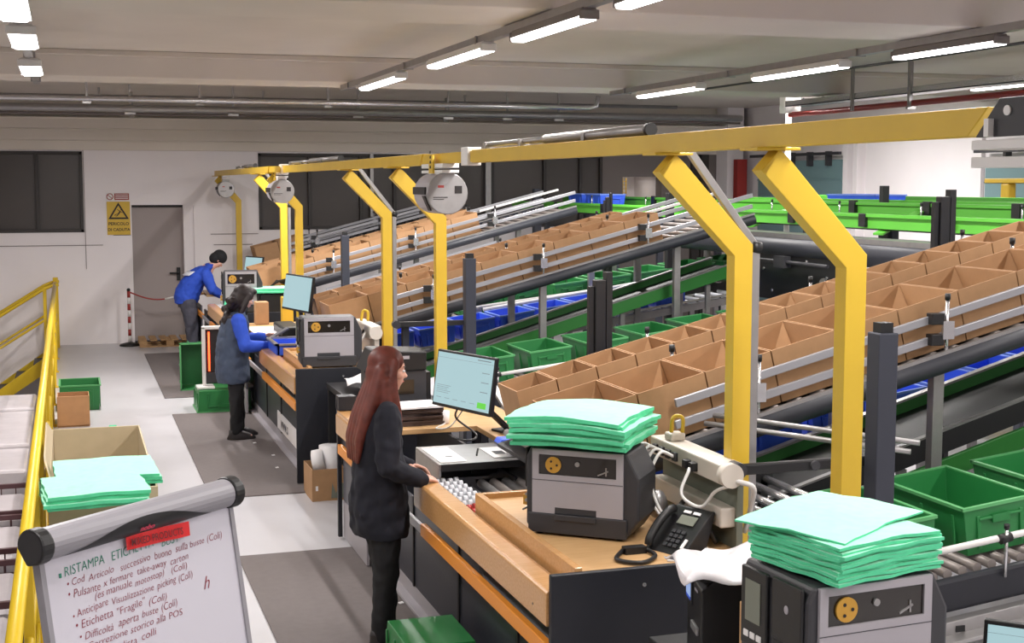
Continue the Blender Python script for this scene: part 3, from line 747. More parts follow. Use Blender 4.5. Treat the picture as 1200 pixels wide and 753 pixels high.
# ------------------------------------------------------------------ green foam sheets
def foam_sheet(c, rz, lx, ly, th, bend, seed, tilt=(0, 0)):
    r_ = random.Random(seed); n = 8
    b = MB(); top, bot = [], []
    ph = r_.random()*6
    for j in range(n+1):
        for i in range(n+1):
            u, v = i/n-0.5, j/n-0.5
            z = bend*(-(2*u)**2*0.6 - (2*v)**2*0.4) + 0.002*math.sin(9*u+ph)+0.002*math.sin(11*v+ph*2) + tilt[0]*u + tilt[1]*v
            jx = 0.004*math.sin(17*v+ph); jy = 0.004*math.sin(15*u+ph)
            top.append((u*lx+jx, v*ly+jy, z+th)); bot.append((u*lx+jx, v*ly+jy, z))
    N = n+1
    tf = [(j*N+i, j*N+i+1, (j+1)*N+i+1, (j+1)*N+i) for j in range(n) for i in range(n)]
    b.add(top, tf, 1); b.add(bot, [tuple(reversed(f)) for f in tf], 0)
    ring = [i for i in range(n)] + [j*N+n for j in range(n)] + [n*N+n-i for i in range(n)] + [(n-j)*N for j in range(n)]
    o_ = len(top)
    b.f += [[ring[k], o_+ring[k], o_+ring[(k+1) % len(ring)], ring[(k+1) % len(ring)]] for k in range(len(ring))]
    b.mi += [0]*len(ring); b.sm += [False]*len(ring)
    return b.build('foam_sheet', [M_FOAM, M_FOAMT], loc=c, rz=rz)
def foam_stack(n, c, rz, lx, ly, th, bend, where, grp, seed, jit=0.012, extra=None):
    r_ = random.Random(seed); z = c[2]
    for k in range(n):
        kk = n-1-k
        lab = 'green foam sheet %s, %s' % (where, 'topmost of its stack' if kk == 0 else ('lowest of its stack' if k == 0 else '%s from the top' % ORD[kk]))
        o = foam_sheet((c[0]+r_.uniform(-jit, jit), c[1]+r_.uniform(-jit, jit), z), rz+R(r_.uniform(-2, 2)), lx, ly, th, bend*(0.4+0.6*k/max(1, n-1)), seed*50+k)
        tag(o, lab, 'foam sheet', grp)
        z += th + 0.0015
    return z
ztop = foam_stack(11, (2.337, 3.738, 1.450), R(13.5), 0.44, 0.40, 0.0098, 0.012, 'on the big printer', 'foam sheets on the big printer', 3, 0.008)
o = foam_sheet((2.345, 3.84, ztop+0.008), R(31), 0.56, 0.39, 0.006, 0.016, 991, (0.0, 0.01)); tag(o, 'pale green foam sheet turned askew on top of the big printer stack', 'foam sheet', 'foam sheets on the big printer')
cx, cy = 1.93+0.5*(math.cos(R(-40))*0.55-math.sin(R(-40))*0.5), 5.985+0.5*(math.sin(R(-40))*0.55+math.cos(R(-40))*0.5)
foam_stack(8, (cx, cy-0.03, 1.46), R(-40), 0.56, 0.54, 0.017, 0.03, 'on the printer by the telephone', 'foam sheets on the printer by the telephone', 5, 0.02)
foam_stack(3, (2.55, 17.55, 1.28), R(-8), 0.62, 0.42, 0.02, 0.02, 'behind the dark haired head', 'foam sheets at the third station', 7, 0.02)
fs_ = MB(); fs_.bx(2.3, 2.85, 17.4, 17.75, 1.0, 1.255)
tag(fs_.build('black_crate', M_BLACKM, bevel=0.006), 'black crate under the foam sheets at the third station', 'crate')
fr = MB(); fr.ball((1.93, 17.3, 1.13), (0.10, 0.09, 0.12)); tag(fr.build('foam_roll', M_FOAM), 'green foam roll standing at the third station before the printer', 'foam roll')
# ------------------------------------------------------------------ things at the first station
def make_monitor(label, L, Rr, z0, h, lean=0.06, arm=True, grp='operator monitors', content=True, zb=0.98, reach=0.11):
    """L, Rr: the two bottom ends seen from the operator"""
    L = Vector(L); Rr = Vector(Rr); w_ = (Rr-L).length; d = (Rr-L).normalized()
    ang = math.atan2(d.y, d.x)
    t = thing('monitor', label, 'monitor', (L.x, L.y, z0), ang, grp)
    def P(x, y, z): return (x, y + lean*z/h, z)
    b = MB(); b.prism([P(0, 0, 0), P(0, 0.035, 0), P(0, 0.02, h), P(0, -0.004, h)], (w_, 0, 0)); b.build('monitor_case', M_BLACK, t, bevel=0.004)
    s = MB(); s.add([P(0.014, -0.003, 0.022), P(w_-0.014, -0.003, 0.022), P(w_-0.014, -0.0065, h-0.014), P(0.014, -0.0065, h-0.014)], [(0,1,2,3)]); scr = s.build('screen', M_SCREEN, t)
    if content:
        def q(u0, u1, v0, v1, mi, mb): 
            f = lambda u, v: Vector(P(0.014+u*(w_-0.028), -0.0075-0.0005*mi, 0.022+v*(h-0.036)))
            mb.add([f(u0, v0), f(u1, v0), f(u1, v1), f(u0, v1)], [(0,1,2,3)], mi)
        s = MB()
        q(0.0, 1.0, 0.90, 0.905, 0, s); q(0.72, 0.95, 0.945, 0.965, 0, s)
        for k in range(5): q(0.05, 0.3-0.03*(k % 3), 0.36-0.035*k, 0.368-0.035*k, 0, s)
        for k in range(5): q(0.06+k*0.15, 0.15+k*0.15, 0.12, 0.128, 0, s)
        for k in range(3): q(0.82, 0.95, 0.72-k*0.18, 0.735-k*0.18, 0, s)
        q(0.8, 0.95, 0.06, 0.17, 1, s)
        s.build('screen_content', [M_SCREENL, M_SCREENG], scr)
    if arm:
        b = MB(); b.bar((w_*0.5, 0.04, h*0.4), (w_*0.5, reach, -(z0-zb)+0.02), 0.05, 0.03); b.bx(w_*0.5-0.10, w_*0.5+0.10, reach-0.07, reach+0.07, -(z0-zb)+0.001, -(z0-zb)+0.016); b.build('stand', M_BLACK, t, bevel=0.004)
    return t
make_monitor('wide monitor with lit pale screen and green button before the red haired worker', (2.31, 8.87, 0), (2.53, 8.25, 0), 1.165, 0.375, reach=0.40)
make_monitor('monitor with pale screen seen edge-on beside the worker in the vest', (2.13, 14.45, 0), (2.30, 13.75, 0), 1.34, 0.37, content=False)
make_monitor('small monitor standing under the far yellow post at the third station', (2.42, 20.2, 0), (2.62, 19.8, 0), 1.3, 0.30, content=False)
make_monitor('black monitor of which only the top corner shows at the picture bottom', (2.96, 3.86, 0), (3.32, 3.50, 0), 0.83, 0.31, content=True, zb=0.70)

# printed flat cartons stacked on the back worktop
r_ = random.Random(5); z = 0.982
for k in range(11):
    b = MB(); b.bx(-0.16, 0.16, -0.13, 0.13, 0, 0.0105)
    o = b.build('flat_carton', M_BROWNPAPER, loc=(2.29+r_.uniform(-.008, .008), 9.22+r_.uniform(-.01, .01), z), rz=R(r_.uniform(-3, 3)))
    tag(o, 'dark brown flat carton in the stack before the red haired worker, %s from the bottom' % ORD[k], 'carton', 'flat cartons on the back worktop'); z += 0.0112
b = MB(); b.bx(-0.2, 0.17, -0.14, 0.15, 0, 0.012); tag(b.build('white_card', M_PAPER, loc=(2.27, 9.2, z), rz=R(4)), 'sheet of white card lying on the stack of dark flat cartons', 'card')
b = MB(); b.lathe([(0.03, 0), (0.036, 0.004), (0.037, 0.09), (0.034, 0.09), (0.033, 0.012), (0.001, 0.01)], n=24); 
tag(b.build('paper_cup', M_PAPER, loc=(2.47, 9.14, 0.98)), 'white paper cup on the worktop beside the flat cartons', 'cup')
# scanner holder with white control box behind the monitor
t = thing('scanner_holder', 'white jointed arm with control box rising beside the monitor', 'scanner holder', (2.80, 8.55, 0.98))
b = MB(); b.bar((0.0, -0.12, 0.05), (-0.10, 0.25, 0.34), 0.05, 0.02); b.build('arm', M_WHITEMET, t, bevel=0.003)
b = MB(); b.bar((0.06, -0.12, 0.03), (-0.04, 0.25, 0.32), 0.06, 0.03); b.build('arm_back', M_BLACK, t, bevel=0.003)
b = MB(); b.prism([(-0.06, -0.28, 0.0), (0.06, -0.28, 0.0), (0.075, -0.22, 0.1), (-0.045, -0.22, 0.12)], (0, 0.09, 0)); b.build('control_box', M_CREAM, t, bevel=0.006)
b = MB(); b.tube((0.012, -0.262, 0.075), (0.012, -0.275, 0.073), 0.016, 14); b.build('push_button', M_BLACK, t)
b = MB(); b.path(spline([(0.05, -0.1, 0.02), (0.12, 0.1, 0.16), (0.02, 0.22, 0.2), (-0.06, 0.26, 0.3)]), 0.008); b.build('cable', M_BLACK, t)
b = MB(); b.path(spline([(2.36, 8.55, 0.99), (2.45, 8.45, 0.985), (2.55, 8.62, 0.99), (2.45, 8.75, 1.08), (2.43, 8.65, 1.17)]), 0.007); tag(b.build('power_cable', M_BLACK), 'black cable hanging from the lit monitor onto the worktop', 'cable', 'monitor cables')
b = MB(); b.path(spline([(2.5, 8.7, 1.17), (2.42, 8.8, 1.02), (2.36, 8.95, 0.985), (2.5, 9.15, 0.985)]), 0.005); tag(b.build('power_cable', M_WHITEMET), 'white cable on the worktop under the lit monitor', 'cable', 'monitor cables')
# box frame over the rollers
t = thing('labelling_gate', 'open fronted grey metal frame over the rollers beside the red haired worker', 'labelling gate', (2.0, 7.5, 0.83))
b = MB(); b.bx(0.0, 0.56, 0.02, 0.58, 0.185, 0.205); b.build('top_plate', M_GREYMET, t, bevel=0.003)
b = MB(); b.bx(0.02, 0.18, 0.06, 0.5, 0.206, 0.210); b.build('top_label', M_WHITEMET, t)
b = MB(); b.bx(0.36, 0.53, 0.1, 0.42, 0.206, 0.210); b.build('top_label', M_WHITEMET, t)
b = MB(); b.bx(0.09, 0.13, 0.2, 0.22, 0.2105, 0.212); b.bx(0.40, 0.46, 0.2, 0.28, 0.2105, 0.213); b.bar((0.28, 0.2, 0.21), (0.3, 0.24, 0.24), 0.01, 0.01); b.build('top_fitting', M_BLACK, t)
b = MB(); b.bx(0.0, 0.012, 0.02, 0.58, 0.0, 0.185); b.build('side_plate', M_GREYMET, t)
b = MB(); b.bx(0.548, 0.56, 0.02, 0.58, 0.0, 0.185); b.build('side_plate', M_GREYMET, t)
b = MB(); b.bx(0.012, 0.548, 0.56, 0.58, 0.0, 0.185); b.build('back_plate', M_BLACKM, t)
b = MB(); b.bx(0.012, 0.548, 0.01, 0.025, 0.165, 0.205); b.build('front_lip', M_BLACKM, t)
for k in range(3):
    b = MB(); b.bar((0.3, 0.3+k*0.08, 0.03+0.04*k), (0.54, 0.3+k*0.08, 0.03+0.04*k), 0.02, 0.02); b.build('cross_bar', M_DGREY, t)
b = MB(); b.prism([(2.50, 7.95, 1.045), (2.70, 7.98, 1.02), (2.70, 7.98, 1.06), (2.52, 7.95, 1.075)], (0, 0.12, 0)); tag(b.build('blue_tray', M_BTOTE, bevel=0.006), 'small blue tray lying on the worktop corner under the foam sheets', 'tray')
# desk telephone
t = thing('desk_telephone', 'black desk telephone with handset on the oak block', 'telephone', (2.565, 5.49, 1.02), R(-66))
b = MB(); b.prism([(-0.1, -0.11, 0.0), (-0.1, 0.10, 0.17), (-0.1, 0.125, 0.165), (-0.1, 0.06, 0.0)], (0.22, 0, 0)); b.build('phone_base', M_BLACK, t, bevel=0.006)
MP = Matrix.Translation((0, -0.11, 0.004)) @ Matrix.Rotation(math.atan2(0.17, 0.21), 4, 'X')
b = MB()
for r in range(4):
    for c in range(3): b.bx(-0.012+c*0.028, 0.008+c*0.028, 0.035+r*0.026, 0.052+r*0.026, 0.0, 0.006, M=MP)
b.build('keypad_keys', M_DGREY, t)
b = MB(); b.bx(-0.02, 0.075, 0.165, 0.215, 0.0, 0.004, M=MP); b.build('phone_display', M_OLIVE, t)
b = MB(); b.bx(-0.02, 0.02, 0.228, 0.242, 0.0, 0.005, M=MP); b.bx(0.035, 0.075, 0.228, 0.242, 0.0, 0.005, M=MP); b.bx(0.085, 0.1, 0.04, 0.09, 0.0, 0.005, M=MP); b.build('phone_label', M_PAPER, t)
b = MB(); b.path(spline([MP @ Vector(p) for p in ((-0.07, 0.01, 0.015), (-0.07, 0.04, 0.035), (-0.07, 0.12, 0.045), (-0.07, 0.2, 0.035), (-0.07, 0.23, 0.015))]), 0.02, 10); b.build('handset', M_BLACK, t)
b = MB(); b.path(spline([(0.1, 0.08, 0.01), (0.17, 0.02, 0.01), (0.2, -0.1, 0.005), (0.12, -0.2, 0.005)]), 0.006); b.build('phone_cord', M_WHITEMET, t)
b = MB(); b.path(spline([(2.30, 5.49, 1.032), (2.22, 5.36, 1.032), (2.30, 5.28, 1.032), (2.40, 5.36, 1.032), (2.40, 5.46, 1.034), (2.32, 5.5, 1.036)]), 0.010); b.bx(2.30, 2.40, 5.45, 5.50, 1.02, 1.05)
tag(b.build('wrist_strap', M_BLACK), 'black strap loop lying on the oak block before the printer', 'strap')
# socket strip on its plate with the plugged cables
t = thing('socket_strip', 'white socket strip on a bracket beside the yellow post', 'socket strip', (2.78, 5.75, 1.02))
b = MB(); b.bx(-0.06, 0.06, -0.36, 0.40, 0.30, 0.39); b.build('strip_housing', M_CREAM, t, bevel=0.008)
b = MB(); b.bx(-0.05, 0.05, -0.36, 0.40, 0.10, 0.19); b.build('lower_strip', M_CREAM, t, bevel=0.008)
b = MB(); b.bx(0.02, 0.05, -0.38, 0.42, -0.08, 0.31); b.build('back_plate', M_OLIVE, t)
b = MB(); b.tube((-0.02, -0.36, 0.345), (-0.02, -0.41, 0.345), 0.055, 20); b.build('cable_drum', M_CREAM, t)
for k in range(4):
    b = MB(); b.bx(-0.075, -0.058, 0.3-k*0.075, 0.34-k*0.075, 0.32, 0.36); b.build('socket', M_DGREY, t)
for k, y in enumerate((-0.05, -0.12)):
    b = MB(); b.bx(-0.09, -0.055, y-0.02, y+0.02, 0.315, 0.355); b.build('plug', M_BLACK, t, bevel=0.004)
b = MB(); b.bx(-0.04, 0.04, 0.2, 0.28, 0.39, 0.43); b.build('top_plug', M_CREAM, t, bevel=0.01)
b = MB(); b.path(spline([(-0.02, 0.24, 0.42), (-0.01, 0.24, 0.5), (0.03, 0.22, 0.5), (0.03, 0.22, 0.42)]), 0.01); b.build('yellow_lead', M_YEL, t)
for k in range(4):
    y = 0.32-k*0.075
    b = MB(); b.path(spline([(-0.07, y, 0.34), (-0.14, y+0.01, 0.36), (-0.2, y-0.02, 0.24), (-0.16, y-0.1, 0.08), (-0.1+0.02*k, y-0.2, 0.03), (-0.05, -0.1, 0.06)]), 0.008); b.build('white_lead', M_WHITEMET, t)
b = MB(); b.path(spline([(-0.09, -0.12, 0.33), (-0.15, -0.16, 0.22), (-0.1, -0.26, 0.18), (-0.06, -0.32, 0.26), (-0.03, -0.4, 0.3)]), 0.008); b.build('white_lead', M_WHITEMET, t)
b = MB(); b.path(spline([(0.0, -0.4, 0.32), (0.06, -0.45, 0.3), (0.09, -0.38, 0.2), (0.10, -0.3, 0.06)]), 0.012); b.build('conduit_lead', M_WHITEMET, t)
b = MB(); b.path(spline([(-0.06, -0.0, 0.15), (-0.12, -0.1, 0.14), (-0.1, -0.28, 0.12), (-0.04, -0.3, 0.02)]), 0.012); b.build('black_lead', M_BLACK, t)
b = MB(); b.path(spline([(2.58, 5.85, 1.12), (2.66, 5.95, 1.12), (2.7, 5.75, 1.05), (2.66, 5.6, 1.03)]), 0.01); b.ball((2.64, 5.88, 1.13), (0.05, 0.05, 0.07)); tag(b.build('cable_bundle', M_GREYMET), 'knot of grey cables between the printer and the socket strip', 'cable')
# the same strip and papers at the second station
t = thing('socket_strip', 'white socket strip with tangled leads beside the printer at the black end panel', 'socket strip', (2.60, 12.3, 1.02))
b = MB(); b.bx(-0.05, 0.06, -0.3, 0.4, 0.24, 0.36); b.build('strip_housing', M_CREAM, t, bevel=0.01)
b = MB(); b.tube((0.0, -0.30, 0.3), (0.0, -0.36, 0.3), 0.06, 18); b.build('cable_drum', M_CREAM, t)
b = MB(); b.bx(0.0, 0.04, -0.3, 0.4, 0.0, 0.24); b.build('back_plate', M_CREAM, t)
b = MB(); b.path(spline([(-0.02, 0.2, 0.36), (0, 0.2, 0.45), (0.04, 0.18, 0.44), (0.04, 0.18, 0.36)]), 0.014); b.build('yellow_lead', M_YEL, t)
for k in range(5):
    b = MB(); b.path(spline([(-0.05, 0.3-k*0.12, 0.3), (-0.13, 0.25-k*0.12, 0.25-0.02*k), (-0.12+.02*k, 0.1-k*0.1, 0.08), (-0.05+.03*k, -0.1-k*0.05, 0.04)]), 0.011); b.build('lead', M_BLACK if k % 2 else M_WHITEMET, t)
# papers, tray and tablet shelf at the second station
b = MB(); b.bx(1.95, 2.35, 15.3, 16.0, 0.985, 0.992); b.bx(2.0, 2.3, 15.1, 15.6, 0.993, 0.999, M=None); tag(b.build('paper_sheet', M_PAPER), 'white papers spread on the worktop before the worker in the vest', 'paper')
t = thing('parts_tray', 'blue tray with grey rim on the ledge beside the worker in the vest', 'tray', (1.93, 13.45, 0.96))
b = MB()
for (a, c, d, e) in ((0, 0.4, 0, 0.03), (0, 0.4, 0.62, 0.65), (0, 0.03, 0, 0.65), (0.37, 0.4, 0, 0.65)): b.bx(a, c, d, e, 0.0, 0.10)
b.bx(0, 0.4, 0, 0.65, 0, 0.012); b.build('tray_body', M_BTOTE, t, bevel=0.006)
b = MB()
for (a, c, d, e) in ((-0.02, 0.42, -0.02, 0.02), (-0.02, 0.42, 0.63, 0.67), (-0.02, 0.02, -0.02, 0.67), (0.38, 0.42, -0.02, 0.67)): b.bx(a, c, d, e, 0.10, 0.118)
b.build('tray_rim', M_GREYMET, t)
b = MB(); b.bx(2.2, 2.42, 14.9, 15.6, 0.98, 1.09); tag(b.build('tape_dispenser', M_BLACK, bevel=0.02), 'black boxy tape dispenser behind the tray at the second station', 'dispenser')
b = MB(); b.bx(2.1, 2.25, 16.3, 16.5, 0.98, 1.25); tag(b.build('carton_piece', M_CARD, bevel=0.004), 'small brown carton on the worktop behind the dark haired worker', 'carton')
b = MB(); b.bx(2.42, 2.55, 16.35, 16.5, 0.98, 1.30); tag(b.build('yellow_box', M_YEL, bevel=0.006), 'yellow box standing on the worktop behind the dark haired worker', 'box')
# bundle of black and red leads at the third station
b = MB()
for k in range(4): b.path(spline([(2.5+.05*k, 18.3, 1.25+.03*k), (2.65, 18.2+.05*k, 1.36), (2.8, 18.1, 1.38-.03*k), (2.9, 18.2, 1.2)]), 0.013)
tag(b.build('cable_bundle', M_BLACK), 'tangle of black leads above the foam sheets at the third station', 'cable')
b = MB(); b.path(spline([(2.18, 18.9, 1.42), (2.35, 18.85, 1.44), (2.42, 18.8, 1.36), (2.4, 18.8, 1.2)]), 0.03); tag(b.build('green_hose', mat('hose_green', (150, 190, 165), 0.5)), 'pale green bent hose behind the printer beside the blue jacket', 'hose')

# ------------------------------------------------------------------ on the floor
def open_carton(lx, ly, h, th, m=None, flap=False):
    b = MB(); b.bx(0, lx, 0, ly, 0, th)
    b.bx(0, lx, 0, th, th, h); b.bx(0, lx, ly-th, ly, th, h); b.bx(0, th, th, ly-th, th, h); b.bx(lx-th, lx, th, ly-th, th, h)
    return b
cb = thing('cardboard_box', 'large open cardboard box holding green foam sheets beside the railing', 'box', (-0.16, 8.35, 0))
open_carton(0.63, 2.2, 0.84, 0.012).build('carton', M_CARDIN, cb, bevel=0.002)
b = MB(); b.prism([(0.0, 0.5, 0.84), (0.0, 2.15, 0.84), (-0.035, 2.0, 0.93), (-0.03, 0.7, 0.92)], (0.01, 0, 0)); b.build('box_flap', M_CARDIN, cb)
b = MB(); b.bx(0.012, 0.618, 1.25, 1.28, 0.012, 0.56); b.build('box_insert', M_CARD, cb)
foam_stack(3, (0.185, 8.72, 0.845), R(2), 0.60, 0.62, 0.02, 0.008, 'at the back of the big box', 'foam sheets in the big cardboard box, rear stack', 11, 0.015)
foam_stack(4, (0.10, 8.15, 0.845), R(5), 0.56, 0.56, 0.02, 0.010, 'at the front of the big box', 'foam sheets in the big cardboard box, front stack', 12, 0.02)
b = MB(); b.bx(-0.12, 0.43, 8.4, 9.0, 0.013, 0.836)
tag(b.build('foam_block', M_FOAM, bevel=0.01), 'block of packed green foam filling the front of the large cardboard box', 'foam')
cb2 = thing('cardboard_box', 'brown cardboard box by the railing behind the large box', 'box', (-0.17, 15.55, 0))
open_carton(0.34, 0.6, 0.30, 0.008).build('carton', M_CARD2, cb2)
b = MB(); b.bx(0.0, 0.34, -0.02, 0.0, 0.02, 0.34); b.build('box_flap', M_CARD2, cb2)
b = MB(); b.bx(0.36, 0.44, 15.0, 15.25, 0.0, 0.05); tag(b.build('foam_piece', M_FOAM, bevel=0.004), 'small green foam piece on the floor beside the brown box', 'foam')
cb3 = thing('cardboard_box', 'small cardboard box with white rolls standing before the black end panel', 'box', (1.88, 11.2, 0))
open_carton(0.28, 0.42, 0.27, 0.008).build('carton', M_CARD, cb3)
b = MB(); b.bx(0.03, 0.05, -0.002, 0.001, 0.09, 0.13); b.build('box_label', M_PAPER, cb3)
b = MB(); b.prism([(0.16, -0.004, 0.02), (0.28, -0.004, 0.02), (0.28, -0.004, 0.14), (0.24, -0.004, 0.15), (0.2, -0.004, 0.06), (0.17, -0.004, 0.15)], (0, 0.004, 0)); b.build('box_print', M_OLIVE, cb3)
t = thing('paper_roll', 'white label roll standing upright in the small cardboard box', 'roll', (2.08, 11.42, 0.01))
b = MB(); b.lathe([(0.03, 0.0), (0.1, 0.0), (0.1, 0.42), (0.03, 0.42)], n=24); b.build('roll_body', M_PAPER, t)
t = thing('paper_roll', 'white label roll lying tilted in the small cardboard box', 'roll', (1.98, 11.4, 0.30))
b = MB(); b.lathe([(0.055, -0.05), (0.105, -0.05), (0.105, 0.05), (0.055, 0.05), (0.055, -0.05)], n=26, M=Matrix.Rotation(R(78), 3, 'Y') @ Matrix.Rotation(R(18), 3, 'X')); b.build('roll_body', M_PAPER, t)
# barrier post, chain and pallet by the door
t = thing('barrier_post', 'red and white barrier post on a black foot before the wall by the door', 'post', (0.92, 23.2, 0))
b = MB(); b.lathe([(0.001, 0.0), (0.17, 0.0), (0.16, 0.03), (0.03, 0.06), (0.001, 0.06)], n=22); b.build('base', M_BLACK, t)
for k in range(8):
    b = MB(); b.tube((0, 0, 0.06+k*0.105), (0, 0, 0.06+(k+1)*0.105), 0.026, 14); b.build('post_band', M_RED if k % 2 else M_WHITEMET, t)
b = MB(); b.ball((0, 0, 0.92), 0.03); b.build('post_cap', M_BLACK, t)
b = MB()
pts = [Vector((0.94+0.98*u, 23.2-0.1*u, 0.88-0.10*math.sin(math.pi*min(1, u*1.2))-0.06*u)) for u in [i/16 for i in range(17)]]
b.path(pts, 0.013, 6); ch = b.build('barrier_chain', M_RED); tag(ch, 'red and white chain hanging from the barrier post across the door', 'chain')
b = MB(); b.path(pts[9:15], 0.015, 6); b.build('chain_white', M_WHITEMET, ch)
t = thing('wooden_pallet', 'wooden pallet lying on the floor before the grey door', 'pallet', (1.06, 22.85, 0))
for k in range(3):
    b = MB(); b.bx(0.0, 0.95, 0.0+k*0.28, 0.1+k*0.28, 0.0, 0.02)
    for x in (0.0, 0.42, 0.83): b.bx(x, x+0.12, k*0.28, 0.1+k*0.28, 0.02, 0.10)
    b.build('pallet_runner', M_PALLET, t)
for k in range(6):
    b = MB(); b.bx(0.0+k*0.168, 0.11+k*0.168, 0, 0.66, 0.10, 0.122); b.build('deck_board', M_PALLET, t, bevel=0.003)
# ------------------------------------------------------------------ totes (open stacking bins): local x width, y length, base at z 0
def tote_parts(L, W, H, body, rim, name='tote', solid_lid=False):
    """returns builders: body (tapered shell), rim lip, handle plates"""
    b = MB(); t = 0.012; tp = 0.02
    def ring(x, y, z): return [Vector(p) for p in ((-x, -y, z), (x, -y, z), (x, y, z), (-x, y, z))]
    w_, l_ = W/2, L/2
    b.rings([ring(w_-tp, l_-tp, 0), ring(w_, l_, H), ring(w_-t, l_-t, H), ring(w_-tp-t, l_-tp-t, t)], 0, False)
    for s in (-1, 1):       # moulded ribs
        for k in (-0.3, 0.3):
            b.bx(k*W-0.01, k*W+0.01, s*(l_-0.004)-0.006, s*(l_-0.004)+0.006, 0.03, H-0.05)
        for k in (-0.36, 0.0, 0.36):
            b.bx(s*(w_-0.006)-0.006, s*(w_-0.006)+0.006, k*L-0.01, k*L+0.01, 0.03, H-0.05)
        b.bx(-0.3*W, 0.3*W, s*(l_-0.001)-0.008, s*(l_-0.001)+0.008, H-0.075, H-0.06)
    r = MB()
    for (a, c, d, e) in ((-w_-.008, w_+.008, -l_-.008, -l_+.012), (-w_-.008, w_+.008, l_-.012, l_+.008), (-w_-.008, -w_+.012, -l_, l_), (w_-.012, w_+.008, -l_, l_)):
        r.bx(a, c, d, e, H-0.012, H+0.004)
    h = []
    for s in (-1, 1):
        g = MB(); g.bx(-0.12*W, 0.12*W, s*(l_+0.004)-0.006, s*(l_+0.004)+0.006, H*0.62, H*0.78); h.append(g)
    return b, r, h
TPL = {}
def make_tote(label, loc, kind, L=0.73, W=0.42, H=0.25, rot=(0, 0, 0), grp=None, name='stacking_tote'):
    key = (kind, L, W, H)
    body, rim = (M_GTOTE, M_GRIM) if kind == 'green' else (M_BTOTE, M_BRIM)
    if key not in TPL:
        b, r, h = tote_parts(L, W, H, body, rim)
        t = thing(name, label, 'tote', loc, 0, grp)
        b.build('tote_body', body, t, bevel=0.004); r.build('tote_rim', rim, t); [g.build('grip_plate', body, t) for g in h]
        TPL[key] = t
    else:
        t = copy_tree(TPL[key])
        tag(t, label, 'tote')
        if 'group' in t: del t['group']
        if grp: t['group'] = grp
    t.location = loc; t.rotation_euler = rot
    return t

# ------------------------------------------------------------------ inclined box conveyors
TI = 0.254; AI = math.atan(TI)
def zl(x): return 1.78 + TI*(x-4)
def box_mesh(L, W, H, t=0.006):
    b = MB()
    b.bx(0, L, 0, W, 0, t)
    b.bx(0, L, 0, t, t, H); b.bx(0, L, W-t, W, t, H); b.bx(0, t, t, W-t, t, H); b.bx(L-t, L, t, W-t, t, H)
    for (x, s) in ((t, 1), (L-t, -1)):      # folded corner webs inside
        for (y, q) in ((W-t, -1), (t, 1)):
            b.prism([(x, y, H-0.006), (x, y+q*0.055, H-0.15), (x+s*0.085, y, H-0.15)], (s*0.003, q*0.003, 0.001))
    return b
BOXN = MB(); 
me_boxA = box_mesh(0.392, 0.56, 0.29).mesh('carton_deep', M_CARD)
me_boxB = box_mesh(0.245, 0.36, 0.29).mesh('carton_narrow', M_CARD)
NAMES = ['first', 'second', 'third', 'fourth']
def pos_on(x, y, dz, yoff=0):
    return (x, y, zl(x)+dz)
